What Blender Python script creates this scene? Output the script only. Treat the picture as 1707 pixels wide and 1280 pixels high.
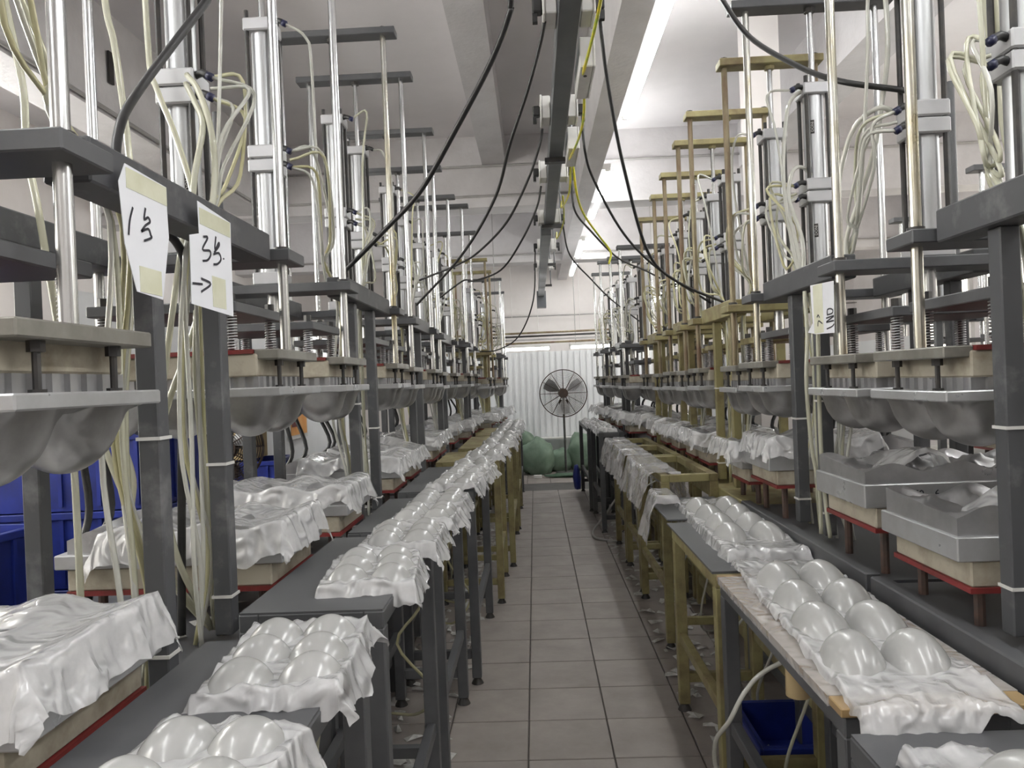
import bpy, bmesh, math, random
from mathutils import Vector, Matrix, noise

# ------------------------------------------------------------------ scene, camera, light
scn = bpy.context.scene
col = scn.collection
for o in list(bpy.data.objects):
    bpy.data.objects.remove(o)

F_PX, YAW, ROLL, PITCH = 1242.0, math.radians(1.75), math.radians(2.3), math.radians(-0.25)
cam_d = bpy.data.cameras.new('camera'); cam = bpy.data.objects.new('camera', cam_d); col.objects.link(cam)
cam_d.sensor_fit = 'HORIZONTAL'; cam_d.sensor_width = 36.0; cam_d.lens = F_PX / 1707.0 * 36.0
cam_d.clip_start = 0.02; cam_d.clip_end = 100
_f0 = Vector((-math.sin(YAW), math.cos(YAW), 0)); _r0 = Vector((math.cos(YAW), math.sin(YAW), 0)); _u0 = Vector((0, 0, 1))
_fw = _f0 * math.cos(PITCH) + _u0 * math.sin(PITCH); _up = _u0 * math.cos(PITCH) - _f0 * math.sin(PITCH)
_R = _r0 * math.cos(ROLL) - _up * math.sin(ROLL); _U = _r0 * math.sin(ROLL) + _up * math.cos(ROLL)
cam.matrix_world = Matrix(((_R.x, _U.x, -_fw.x, 0), (_R.y, _U.y, -_fw.y, 0), (_R.z, _U.z, -_fw.z, 1.45), (0, 0, 0, 1)))
scn.camera = cam

world = bpy.data.worlds.new('world'); scn.world = world; world.use_nodes = True
world.node_tree.nodes['Background'].inputs[0].default_value = (0.85, 0.9, 1.0, 1)
world.node_tree.nodes['Background'].inputs[1].default_value = 1.0

scn.view_settings.view_transform = 'Standard'
scn.view_settings.look = 'None'
scn.view_settings.gamma = 1.0
scn.view_settings.use_curve_mapping = False
scn.view_settings.exposure = 0.1
scn.cycles.max_bounces = 10
scn.cycles.diffuse_bounces = 6
TUBE_POWER = 44.0       # emission strength of every fluorescent tube in the hall

rnd = random.Random(7)

# ------------------------------------------------------------------ materials
def mat(name, c1, c2=None, rough=0.5, metal=0.0, scale=8.0, mix=0.5, bump=0.0, bscale=None, alpha=1.0, trans=0.0, spec=0.5, stretch=(1, 1, 1), lo=0.35, hi=0.65, rvar=0.0, emit=None, coat=0.0, ridged=False):
    m = bpy.data.materials.new(name); m.use_nodes = True
    nt = m.node_tree; b = nt.nodes['Principled BSDF']
    b.inputs['Base Color'].default_value = (*c1, 1); b.inputs['Roughness'].default_value = rough
    b.inputs['Metallic'].default_value = metal; b.inputs['Alpha'].default_value = alpha
    b.inputs['Transmission Weight'].default_value = trans; b.inputs['Specular IOR Level'].default_value = spec
    b.inputs['Coat Weight'].default_value = coat
    if emit:
        b.inputs['Emission Color'].default_value = (*emit[0], 1); b.inputs['Emission Strength'].default_value = emit[1]
    if c2 is not None or bump or rvar:
        tc = nt.nodes.new('ShaderNodeTexCoord'); mp = nt.nodes.new('ShaderNodeMapping'); mp.inputs['Scale'].default_value = stretch
        nt.links.new(tc.outputs['Object'], mp.inputs['Vector'])
        oi = nt.nodes.new('ShaderNodeObjectInfo'); ad = nt.nodes.new('ShaderNodeVectorMath'); ad.operation = 'ADD'
        sc_ = nt.nodes.new('ShaderNodeVectorMath'); sc_.operation = 'SCALE'; sc_.inputs['Scale'].default_value = 13.0
        cv = nt.nodes.new('ShaderNodeCombineXYZ')
        for k in range(3): nt.links.new(oi.outputs['Random'], cv.inputs[k])
        nt.links.new(cv.outputs[0], sc_.inputs[0]); nt.links.new(mp.outputs[0], ad.inputs[0]); nt.links.new(sc_.outputs[0], ad.inputs[1])
        nz = nt.nodes.new('ShaderNodeTexNoise'); nz.inputs['Scale'].default_value = scale; nz.inputs['Detail'].default_value = 5; nz.inputs['Roughness'].default_value = 0.62
        nt.links.new(ad.outputs[0], nz.inputs['Vector'])
        if c2 is not None:
            r = nt.nodes.new('ShaderNodeValToRGB'); r.color_ramp.elements[0].position = lo; r.color_ramp.elements[1].position = hi
            r.color_ramp.elements[0].color = (*c1, 1); r.color_ramp.elements[1].color = (*c2, 1)
            nt.links.new(nz.outputs['Fac'], r.inputs['Fac']); nt.links.new(r.outputs[0], b.inputs['Base Color'])
        if rvar:
            mr = nt.nodes.new('ShaderNodeMapRange'); mr.inputs['To Min'].default_value = max(0.02, rough - rvar); mr.inputs['To Max'].default_value = min(1, rough + rvar)
            nt.links.new(nz.outputs['Fac'], mr.inputs['Value']); nt.links.new(mr.outputs[0], b.inputs['Roughness'])
        if bump:
            n2 = nt.nodes.new('ShaderNodeTexNoise'); n2.inputs['Scale'].default_value = bscale or scale * 3; n2.inputs['Detail'].default_value = 4
            if ridged: n2.noise_type = 'RIDGED_MULTIFRACTAL'; n2.inputs['Detail'].default_value = 3; n2.inputs['Distortion'].default_value = 1.2
            nt.links.new(ad.outputs[0], n2.inputs['Vector'])
            bp = nt.nodes.new('ShaderNodeBump'); bp.inputs['Strength'].default_value = bump; bp.inputs['Distance'].default_value = 0.03 if ridged else 0.01
            nt.links.new(n2.outputs['Fac'], bp.inputs['Height']); nt.links.new(bp.outputs[0], b.inputs['Normal'])
    return m

M = {}
M['grey'] = mat('grey_paint', (0.064, 0.066, 0.071), (0.098, 0.100, 0.104), 0.45, scale=5, rvar=0.12)
M['grey_worn'] = mat('worn_grey_paint', (0.073, 0.075, 0.080), (0.22, 0.22, 0.22), 0.5, scale=9, lo=0.55, hi=0.85, rvar=0.1)
M['olive'] = mat('olive_paint', (0.27, 0.24, 0.11), (0.13, 0.085, 0.045), 0.5, scale=9, lo=0.42, hi=0.78, rvar=0.15)
M['olive_rod'] = mat('rusty_rod', (0.25, 0.22, 0.13), (0.15, 0.095, 0.06), 0.4, metal=0.3, scale=14, stretch=(1, 1, 0.35), rvar=0.15)
M['chrome'] = mat('polished_steel', (0.62, 0.63, 0.64), (0.46, 0.46, 0.45), 0.23, metal=1.0, scale=12, stretch=(1, 1, 0.3), rvar=0.08)
M['chrome_greasy'] = mat('greasy_steel', (0.60, 0.60, 0.57), (0.30, 0.26, 0.17), 0.25, metal=0.9, scale=10, stretch=(1, 1, 0.3), rvar=0.1)
M['alu'] = mat('cylinder_aluminium', (0.50, 0.51, 0.52), (0.56, 0.57, 0.58), 0.38, metal=0.75, scale=3)
M['cap'] = mat('cylinder_cap_paint', (0.43, 0.43, 0.44), (0.48, 0.48, 0.49), 0.45, metal=0.3, scale=8)
M['mould'] = mat('mould_aluminium', (0.46, 0.46, 0.47), (0.32, 0.32, 0.32), 0.32, metal=0.55, scale=7, rvar=0.12, bump=0.05, bscale=60)
M['mould_bright'] = mat('milled_aluminium', (0.52, 0.53, 0.54), (0.40, 0.40, 0.40), 0.3, metal=0.45, scale=6, rvar=0.12)
M['mould_dark'] = mat('heated_aluminium', (0.42, 0.415, 0.41), (0.28, 0.275, 0.27), 0.33, metal=0.75, scale=6, rvar=0.12)
M['beige'] = mat('insulation_board', (0.41, 0.375, 0.30), (0.20, 0.165, 0.115), 0.7, scale=9, lo=0.45, hi=0.75, bump=0.1)
M['bar'] = mat('platen_bar_steel', (0.26, 0.25, 0.22), (0.17, 0.16, 0.14), 0.45, metal=0.35, scale=9, rvar=0.1)
M['red'] = mat('red_oxide_paint', (0.22, 0.025, 0.025), (0.13, 0.025, 0.02), 0.5, scale=10)
M['rust'] = mat('rusty_stud', (0.10, 0.055, 0.04), (0.055, 0.04, 0.035), 0.6, scale=20)
M['black'] = mat('black_steel', (0.018, 0.018, 0.02), (0.04, 0.035, 0.03), 0.45, scale=20)
M['rubber'] = mat('black_rubber', (0.014, 0.014, 0.015), (0.022, 0.022, 0.022), 0.42, scale=30)
M['hose'] = mat('clear_hose', (0.62, 0.62, 0.50), (0.54, 0.53, 0.40), 0.18, scale=3, trans=0.25, coat=0.3)
M['hose_yellow'] = mat('yellowed_hose', (0.52, 0.49, 0.27), (0.60, 0.58, 0.40), 0.2, scale=3, trans=0.15)
M['hose_clear'] = mat('milky_hose', (0.72, 0.72, 0.66), (0.62, 0.62, 0.56), 0.15, scale=4, trans=0.35, coat=0.3)
M['blue_ferrule'] = mat('blue_ferrule', (0.015, 0.018, 0.07), (0.01, 0.012, 0.04), 0.4)
M['film'] = mat('plastic_film', (0.82, 0.82, 0.825), (0.66, 0.66, 0.665), 0.18, scale=14, alpha=0.66, bump=0.9, bscale=13, spec=0.9, coat=0.6, ridged=True)
M['film_hang'] = mat('plastic_film_hanging', (0.70, 0.69, 0.70), (0.58, 0.57, 0.58), 0.24, scale=12, alpha=0.56, bump=0.8, bscale=12, spec=0.9, coat=0.5, ridged=True)
M['cup'] = mat('frosted_cup_plastic', (0.40, 0.40, 0.39), (0.46, 0.46, 0.45), 0.26, scale=4, spec=0.8, alpha=0.90, coat=0.3)
M['paper'] = mat('paper', (0.82, 0.83, 0.87), (0.78, 0.79, 0.83), 0.7, scale=6)
M['tape'] = mat('yellowed_tape', (0.62, 0.62, 0.45), (0.70, 0.70, 0.55), 0.25, scale=10)
M['ink'] = mat('marker_ink', (0.02, 0.02, 0.03), (0.03, 0.03, 0.04), 0.6)
M['ceil'] = mat('ceiling_plaster', (0.76, 0.735, 0.745), (0.70, 0.68, 0.69), 0.85, scale=1.3)
M['wall'] = mat('wall_plaster', (0.76, 0.725, 0.71), (0.69, 0.66, 0.64), 0.85, scale=1.5)
M['beam'] = mat('concrete_beam_paint', (0.62, 0.605, 0.61), (0.54, 0.525, 0.53), 0.85, scale=2.5, bump=0.3, bscale=30)
M['white_panel'] = mat('white_panel', (0.82, 0.83, 0.84), (0.75, 0.76, 0.77), 0.5, scale=2)
M['tile'] = mat('floor_tile', (0.30, 0.268, 0.246), (0.235, 0.208, 0.192), 0.55, scale=5, lo=0.3, hi=0.7, rvar=0.14, bump=0.05, bscale=40)
M['grout'] = mat('dirty_floor', (0.075, 0.066, 0.060), (0.145, 0.128, 0.115), 0.7, scale=6)
M['band'] = mat('threshold_strip', (0.09, 0.085, 0.08), (0.06, 0.056, 0.052), 0.6, scale=6)
M['tray'] = mat('trunking_steel', (0.105, 0.11, 0.12), (0.14, 0.145, 0.15), 0.45, metal=0.2, scale=4)
M['white_plastic'] = mat('white_plastic', (0.70, 0.69, 0.67), (0.62, 0.61, 0.58), 0.4, scale=6)
M['conduit'] = mat('conduit_paint', (0.42, 0.41, 0.40), (0.34, 0.33, 0.32), 0.5, scale=9)
M['blue'] = mat('blue_crate_plastic', (0.017, 0.034, 0.26), (0.011, 0.022, 0.15), 0.42, scale=4)
M['wood'] = mat('plywood', (0.42, 0.30, 0.15), (0.28, 0.18, 0.08), 0.35, scale=7, stretch=(1, 0.2, 1), coat=0.5)
M['sack'] = mat('green_woven_sack', (0.12, 0.185, 0.13), (0.18, 0.25, 0.185), 0.6, scale=8, bump=0.4, bscale=18)
M['sack_dark'] = mat('dark_green_cloth', (0.05, 0.10, 0.06), (0.08, 0.14, 0.09), 0.7, scale=8, bump=0.3, bscale=20)
M['fan'] = mat('fan_metal', (0.055, 0.045, 0.04), (0.09, 0.06, 0.045), 0.45, metal=0.3, scale=14)
M['fan_pole'] = mat('fan_pole_metal', (0.12, 0.125, 0.12), (0.08, 0.08, 0.075), 0.4, metal=0.4, scale=14)
M['blade'] = mat('fan_blade_aluminium', (0.40, 0.40, 0.40), (0.32, 0.32, 0.32), 0.4, metal=0.3, scale=6)
M['cardboard'] = mat('cardboard', (0.42, 0.32, 0.17), (0.36, 0.27, 0.14), 0.75, scale=8)
M['orange'] = mat('lit_doorway_orange', (0.75, 0.30, 0.06), (0.80, 0.42, 0.12), 0.5, scale=7)  # glow of a lit doorway, put into a flat orange
M['yellow'] = mat('yellow_print', (0.75, 0.72, 0.03), (0.70, 0.68, 0.04), 0.5, scale=6)
M['greenwire'] = mat('green_yellow_wire', (0.70, 0.55, 0.03), (0.35, 0.45, 0.05), 0.4, scale=20)
M['tube'] = mat('lit_fluorescent_tube', (0.9, 0.9, 0.9), None, 0.4, emit=((0.985, 1.0, 0.99), TUBE_POWER))
M['pane'] = mat('daylit_pane', (0.9, 0.88, 0.8), None, 0.4, emit=((1.0, 0.94, 0.82), 4.0))
M['debris'] = mat('plastic_scraps', (0.62, 0.62, 0.60), (0.40, 0.39, 0.37), 0.3, scale=30, alpha=0.85)

# ------------------------------------------------------------------ helpers
ABS = {}
MESH = {}
def link(name, me, parent=None, loc=(0, 0, 0), rot=None):
    """loc is given in the space of the top-level thing."""
    o = bpy.data.objects.new(name, me); col.objects.link(o)
    loc = Vector(loc)
    if parent is not None:
        o.parent = parent
        base = ABS.get(parent.name, Vector((0, 0, 0)))
        o.location = loc - base; ABS[o.name] = loc
    else:
        o.location = loc; ABS[o.name] = Vector((0, 0, 0)); 
    if rot is not None: o.rotation_euler = rot
    return o
def thing(name, label, cat, loc=(0, 0, 0), group=None, rotz=0.0):
    o = link(name, None, None, loc); o.empty_display_size = 0.1
    o['label'] = label; o['category'] = cat
    if group: o['group'] = group
    o.rotation_euler.z = rotz
    return o
def tag(o, label, cat, group=None):
    o['label'] = label; o['category'] = cat
    if group: o['group'] = group
    return o
def struct(o):
    o['kind'] = 'structure'; return o
def finish(bm, name, m, smooth=False, ang=40):
    me = bpy.data.meshes.new(name); bm.normal_update(); bm.to_mesh(me); bm.free()
    if m: me.materials.append(M[m])
    if smooth:
        me.shade_smooth()
        try: me.set_sharp_from_angle(angle=math.radians(ang))
        except Exception: pass
    return me
def box_mesh(size, m, bev=0.0):
    k = ('b', tuple(round(s, 4) for s in size), m, bev)
    if k in MESH: return MESH[k]
    bm = bmesh.new(); bmesh.ops.create_cube(bm, size=1.0)
    bmesh.ops.scale(bm, vec=Vector(size), verts=bm.verts)
    if bev: bmesh.ops.bevel(bm, geom=list(bm.edges), offset=bev, segments=1, affect='EDGES')
    MESH[k] = finish(bm, 'box', m); return MESH[k]
def box(parent, name, lo, hi, m, bev=0.0):
    lo = Vector(lo); hi = Vector(hi)
    lo2 = Vector(map(min, lo, hi)); hi2 = Vector(map(max, lo, hi))
    return link(name, box_mesh(tuple(hi2 - lo2), m, bev), parent, (lo2 + hi2) / 2)
def cyl_mesh(r, h, m, n=14, r2=None):
    k = ('c', round(r, 4), round(h, 4), m, n, r2)
    if k in MESH: return MESH[k]
    bm = bmesh.new(); bmesh.ops.create_cone(bm, cap_ends=True, segments=n, radius1=r, radius2=r if r2 is None else r2, depth=h)
    MESH[k] = finish(bm, 'cyl', m, True); return MESH[k]
def rod(parent, name, x, y, z0, z1, r, m, n=14, r2=None):
    return link(name, cyl_mesh(r, z1 - z0, m, n, r2), parent, (x, y, (z0 + z1) / 2))
def catmull(pts, res):
    P = [Vector(p) for p in pts]
    if len(P) < 3: return [P[0].lerp(P[-1], i / res) for i in range(res + 1)]
    out = []
    for i in range(len(P) - 1):
        p0 = P[i - 1] if i else P[0] * 2 - P[1]; p1 = P[i]; p2 = P[i + 1]; p3 = P[i + 2] if i + 2 < len(P) else P[-1] * 2 - P[-2]
        for k in range(res):
            t = k / res
            out.append(0.5 * ((2 * p1) + (p2 - p0) * t + (2 * p0 - 5 * p1 + 4 * p2 - p3) * t * t + (3 * p1 - p0 - 3 * p2 + p3) * t ** 3))
    out.append(P[-1]); return out
def tube_mesh(pts, r, m, sides=7, res=6, smooth_path=True):
    path = catmull(pts, res) if smooth_path else [Vector(p) for p in pts]
    verts, faces = [], []
    t_prev = None; nrm = None
    for i, p in enumerate(path):
        t = (path[min(i + 1, len(path) - 1)] - path[max(i - 1, 0)])
        if t.length < 1e-7: t = Vector((0, 0, 1))
        t.normalize()
        if nrm is None:
            a = Vector((1, 0, 0)) if abs(t.x) < 0.8 else Vector((0, 1, 0)); nrm = t.cross(a).normalized()
        else:
            nrm = (nrm - t * nrm.dot(t))
            nrm = nrm.normalized() if nrm.length > 1e-6 else t.orthogonal().normalized()
        b = t.cross(nrm)
        for k in range(sides):
            an = 2 * math.pi * k / sides
            verts.append(p + (nrm * math.cos(an) + b * math.sin(an)) * r)
    for i in range(len(path) - 1):
        for k in range(sides):
            a0 = i * sides + k; a1 = i * sides + (k + 1) % sides
            faces.append((a0, a1, a1 + sides, a0 + sides))
    faces.append(tuple(range(sides - 1, -1, -1))); n0 = (len(path) - 1) * sides; faces.append(tuple(range(n0, n0 + sides)))
    me = bpy.data.meshes.new('tube'); me.from_pydata(verts, [], faces); me.materials.append(M[m]); me.shade_smooth(); me.update()
    return me
def tube(parent, name, pts, r, m, sides=7, res=6, origin=(0, 0, 0), smooth_path=True):
    """pts in the space of the thing; origin (same space) becomes the object's origin."""
    o_ = Vector(origin)
    base = ABS.get(parent.name, Vector((0, 0, 0))) if parent is not None else Vector((0, 0, 0))
    me = tube_mesh([Vector(p) - o_ for p in pts], r, m, sides, res, smooth_path)
    return link(name, me, parent, o_)
def grid_mesh(fn, nu, nv, m, smooth=True, close=False):
    verts = [fn(i / nu, j / nv) for j in range(nv + 1) for i in range(nu + 1)]
    faces = [(j * (nu + 1) + i, j * (nu + 1) + i + 1, (j + 1) * (nu + 1) + i + 1, (j + 1) * (nu + 1) + i) for j in range(nv) for i in range(nu)]
    me = bpy.data.meshes.new('grid'); me.from_pydata(verts, [], faces); me.materials.append(M[m])
    if smooth: me.shade_smooth()
    me.update(); return me
def spring_mesh():
    if 'spring' in MESH: return MESH['spring']
    n = 13; pts = []
    for i in range(n * 9 + 1):
        a = 2 * math.pi * i / 9; pts.append((0.0155 * math.cos(a), 0.0155 * math.sin(a), 0.105 * i / (n * 9)))
    MESH['spring'] = tube_mesh(pts, 0.0023, 'alu', 5, 1, False); return MESH['spring']
def text_mesh(body, size, m, depth=0.0004):
    cu = bpy.data.curves.new('lettering', 'FONT'); cu.body = body; cu.size = size; cu.extrude = depth; cu.align_x = 'CENTER'; cu.align_y = 'CENTER'; cu.resolution_u = 2
    ob = bpy.data.objects.new('lettering_tmp', cu); col.objects.link(ob)
    dg = bpy.context.evaluated_depsgraph_get()
    me = bpy.data.meshes.new_from_object(ob.evaluated_get(dg)); me.materials.clear(); me.materials.append(M[m])
    bpy.data.objects.remove(ob); bpy.data.curves.remove(cu); return me
def nz(x, y, z=0.0, s=1.0):
    return noise.noise(Vector((x * s, y * s, z)))

# ------------------------------------------------------------------ room shell
XL, XR, YB, YF, ZC = -5.0, 6.4, -3.0, 15.0, 4.25
floor = struct(box(None, 'floor', (XL, YB, -0.15), (XR, YF, -0.012), 'grout'))
TS = 0.3293
tile_me = None
def add_tile(x0, y0):
    dz = rnd.uniform(-0.0015, 0.0)
    o = link('tile', box_mesh((TS - 0.006, TS - 0.006, 0.014), 'tile', 0.002), floor, Vector((x0 + TS / 2, y0 + TS / 2, -0.007 + dz)) - floor.location)
ABS[floor.name] = Vector((0, 0, 0))
for i in range(-3, 5):
    for j in range(-4, 21):
        add_tile(-0.082 + i * TS, 2.84 + j * TS)
for i in range(-1, 3):
    for j in range(0, 5):
        add_tile(-0.16 + i * TS, 10.43 + j * TS)
box(floor, 'threshold_strip', Vector((-1.2, 9.76, -0.012)) - floor.location, Vector((1.6, 10.42, -0.004)) - floor.location, 'band')  # dark threshold band across the aisle floor
ceil = struct(box(None, 'ceiling', (XL, YB, ZC), (XR, YF, ZC + 0.15), 'ceil'))
struct(box(None, 'wall_left', (XL - 0.15, YB, 0), (XL, YF, ZC), 'wall'))
wr = struct(box(None, 'wall_right', (XR, YB, 0), (XR + 0.15, YF, ZC), 'wall'))
struct(box(None, 'wall_back', (XL, YF, 0), (XR, YF + 0.15, ZC), 'wall'))
struct(box(None, 'wall_front', (XL, YB - 0.15, 0), (XR, YB, ZC), 'wall'))
# downstand beams of the ceiling
struct(box(None, 'trim_1', (0.54, YB, 3.43), (0.72, YF, ZC), 'beam'))               # main beam over the aisle
struct(box(None, 'trim_2', (-0.50, YB, 3.92), (-0.235, 8.5, ZC), 'beam'))            # shallow secondary beam
struct(box(None, 'trim_3', (XL, 8.5, 3.44), (0.54, 8.85, ZC), 'beam'))
struct(box(None, 'trim_4', (0.72, 8.5, 3.44), (XR, 8.85, ZC), 'beam'))
struct(box(None, 'trim_5', (XL, 12.5, 3.43), (0.54, 12.85, ZC), 'beam'))
struct(box(None, 'trim_6', (0.72, 12.5, 3.43), (XR, 12.85, ZC), 'beam'))
struct(box(None, 'trim_7', (-3.35, YB, 3.47), (-3.0, 8.5, ZC), 'beam'))
struct(box(None, 'trim_8', (2.4, YB, 3.75), (2.75, 8.5, ZC), 'beam'))
struct(box(None, 'trim_9', (1.72, 5.75, 0), (1.96, 5.99, ZC), 'wall'))                 # column among the olive presses
# partitions beside the rows
pl = struct(box(None, 'wall_partition_left', (-3.0, 4.6, 0), (-2.94, 12.0, 2.15), 'white_panel'))
pr_ = struct(box(None, 'wall_partition_right', (2.2, 4.4, 0), (2.26, 10.5, 1.62), 'white_panel'))
# corrugated end partition
pe = struct(box(None, 'wall_end', (-1.6, 12.02, 0), (1.9, 12.08, 1.90), 'white_panel'))
for k in range(36):
    x = -1.58 + k * 0.097
    box(pe, 'panel_rib', Vector((x, 12.005, 0.0)) - pe.location, Vector((x + 0.045, 12.02, 1.895)) - pe.location, 'white_panel')
# windows of the right wall
for k, y in enumerate((2.2, 4.4, 6.6, 8.9, 11.0)):
    w = struct(box(None, 'window_%d' % (k + 1), (XR - 0.05, y, 1.15), (XR, y + 1.7, 2.75), 'white_plastic'))
    for a in range(3):
        for b in range(2):
            y0 = y + 0.06 + a * 0.54; z0 = 1.21 + b * 0.76
            box(w, 'pane', Vector((XR - 0.058, y0, z0)) - w.location, Vector((XR - 0.046, y0 + 0.5, z0 + 0.72)) - w.location, 'pane')

for k, y in enumerate((-0.4, 1.7, 3.8)):  # left wall windows out of view, added to brighten the left ceiling
    w = struct(box(None, 'window_%d' % (k + 6), (XL, y, 1.3), (XL + 0.05, y + 1.8, 3.1), 'white_plastic'))
    for a in range(3):
        for b in range(2):
            y0 = y + 0.06 + a * 0.57; z0 = 1.36 + b * 0.86
            box(w, 'pane', Vector((XL + 0.046, y0, z0)) - w.location, Vector((XL + 0.058, y0 + 0.53, z0 + 0.82)) - w.location, 'pane')

# ------------------------------------------------------------------ ceiling services
def lamp(x, y, z, L, label, along='y', rad=0.02):
    t = thing('fluorescent_light', label, 'lamp', (x, y, z), 'fluorescent ceiling lamps')
    for q in (0.2, L - 0.2):
        if z < 3.34 and along == 'y': rod(t, 'hanger_rod', 0, q, 0.075, ZC - z, 0.005, 'white_plastic', 6)
        if along == 'x': rod(t, 'hanger_rod', q, 0, 0.075, ZC - z, 0.005, 'white_plastic', 6)
    if along == 'y':
        if z > 3.4: box(t, 'housing', (-0.08, 0, 0.0), (-0.035, L, 0.05), 'white_plastic', 0.004)
        else: box(t, 'housing', (-0.012, 0, 0.045), (0.012, L, 0.075), 'white_plastic', 0.003)
        tube(t, 'tube', [(0, 0.03, 0.005), (0, L - 0.03, 0.005)], rad, 'tube', 10, 1, smooth_path=False)
        for yy in (0.0, L - 0.03): box(t, 'lamp_holder', (-0.04 if z > 3.4 else -0.015, yy, -0.02), (0.015, yy + 0.03, 0.05), 'white_plastic')
    else:
        box(t, 'housing', (0, -0.03, 0.03), (L, 0.03, 0.075), 'white_plastic', 0.004)
        tube(t, 'tube', [(0.03, 0, 0.005), (L - 0.03, 0, 0.005)], rad, 'tube', 10, 1, smooth_path=False)
        for xx in (0.0, L - 0.03): box(t, 'lamp_holder', (xx, -0.018, -0.02), (xx + 0.03, 0.018, 0.035), 'white_plastic')
    return t
ords = ['nearest', 'second', 'third', 'fourth', 'fifth', 'sixth', 'seventh', 'eighth', 'ninth', 'tenth', 'eleventh', 'twelfth']
lamp(0.80, 3.40, 3.45, 2.4, 'long bright fluorescent lamp nearest the camera, under the aisle beam', rad=0.030)
lamp(0.80, 7.20, 3.45, 2.2, 'fluorescent lamp second from the camera under the aisle beam', rad=0.028)
lamp(0.80, 10.8, 3.45, 1.6, 'fluorescent lamp third from the camera under the aisle beam', rad=0.026)
lamp(0.80, 12.9, 3.45, 1.6, 'farthest small fluorescent lamp under the aisle beam', rad=0.026)
lamp(0.80, -0.6, 3.45, 2.4, 'fluorescent lamp under the aisle beam behind the camera', rad=0.030)
for k, (x, y) in enumerate([(-1.9, -0.1), (-4.0, 0.2), (-4.0, 2.7), (2.1, -0.1), (4.3, 1.0), (4.3, 4.0), (-1.9, -2.7), (2.1, -2.7), (-4.7, 0.2), (-4.7, 2.7), (-2.3, 9.4), (1.9, 9.4)]):  # last four are added fill for the left ceiling and the end wall
    lamp(x, y, 2.6 if y > 9 else 2.95 if abs(x) > 3 else 3.3, 2.4, 'fluorescent lamp in the neighbouring bay, out over the %s' % ['left row near the camera', 'far left bay front', 'far left bay middle', 'right row near the camera', 'far right bay front', 'far right bay middle', 'left row behind camera', 'right row behind camera', 'far left wall front, added for fill', 'far left wall middle, added for fill', 'back of the left row end, added for fill', 'back of the right row end, added for fill'][k], rad=0.03)
lamp(-0.55, 12.9, 1.98, 0.85, 'horizontal fluorescent lamp above the white end partition, left one', 'x', 0.022)
lamp(0.62, 12.9, 1.98, 0.85, 'horizontal fluorescent lamp above the white end partition, right one', 'x', 0.022)

tr = thing('cable_trunking', 'dark grey steel cable trunking hung along the middle of the aisle', 'trunking', (0.19, 0, 2.85))
box(tr, 'trunking_body', (-0.045, 1.2, 0), (0.045, 7.0, 0.10), 'tray', 0.004)
box(tr, 'trunking_body', (-0.075, 7.0, -0.05), (0.02, 12.2, 0.05), 'tray', 0.004)
for y in (4.72, 6.75, 9.0, 11.0):
    box(tr, 'hanger_bar', (-0.07, y, -0.03), (0.12, y + 0.05, 0.0), 'black')
    rod(tr, 'hanger_rod', 0.105, y + 0.025, -0.03, 1.40, 0.008, 'tray', 8)
box(tr, 'trunking_end', (-0.10, 12.2, -0.22), (0.05, 12.4, 0.05), 'tray', 0.004)
sock = 0
for y in (2.95, 4.10, 5.30, 6.80, 8.20, 9.6):
    for s in (-1, 1):
        sock += 1
        side = 'left' if s < 0 else 'right'
        t = thing('socket_box', 'white socket box on the %s side of the trunking, %s from the camera' % (side, ords[(2.95, 4.10, 5.30, 6.80, 8.20, 9.6).index(y)]), 'socket', (0.19 + s * 0.047, y, 2.86), 'socket boxes on the trunking')
        box(t, 'back_box', (0, -0.07, 0), (s * 0.045, 0.07, 0.12), 'white_plastic', 0.004)
        box(t, 'cover_plate', (s * 0.045, -0.075, -0.005), (s * 0.055, 0.075, 0.125), 'white_plastic', 0.003)
        p = box(t, 'plug', (s * 0.055, -0.022, 0.03), (s * 0.095, 0.022, 0.085), 'rubber', 0.006)
        box(p, 'plug_neck', (s * 0.075, -0.012, -0.005), (s * 0.095, 0.012, 0.03), 'rubber')
for k, y in enumerate((3.35, 4.5)):
    t = thing('junction_box', 'white switch box on the right of the trunking, %s one' % ('nearer' if k == 0 else 'farther'), 'switch box', (0.25, y, 2.80))
    box(t, 'box_body', (0, -0.10, 0), (0.06, 0.28, 0.13), 'white_plastic', 0.005); box(t, 'box_lid', (0.06, -0.10, 0.0), (0.07, 0.28, 0.13), 'white_plastic', 0.003)
    rod(t, 'screw', 0.03, 0.0, -0.004, 0.0, 0.008, 'black', 8)
def cable(pts, r, m, label, cat='cable', name='power_cable', res=7):
    o = tube(None, name, pts, r, m, 8, res, origin=pts[0]); tag(o, label, cat, 'black power cables from the trunking' if cat == 'cable' else None); return o
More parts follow.
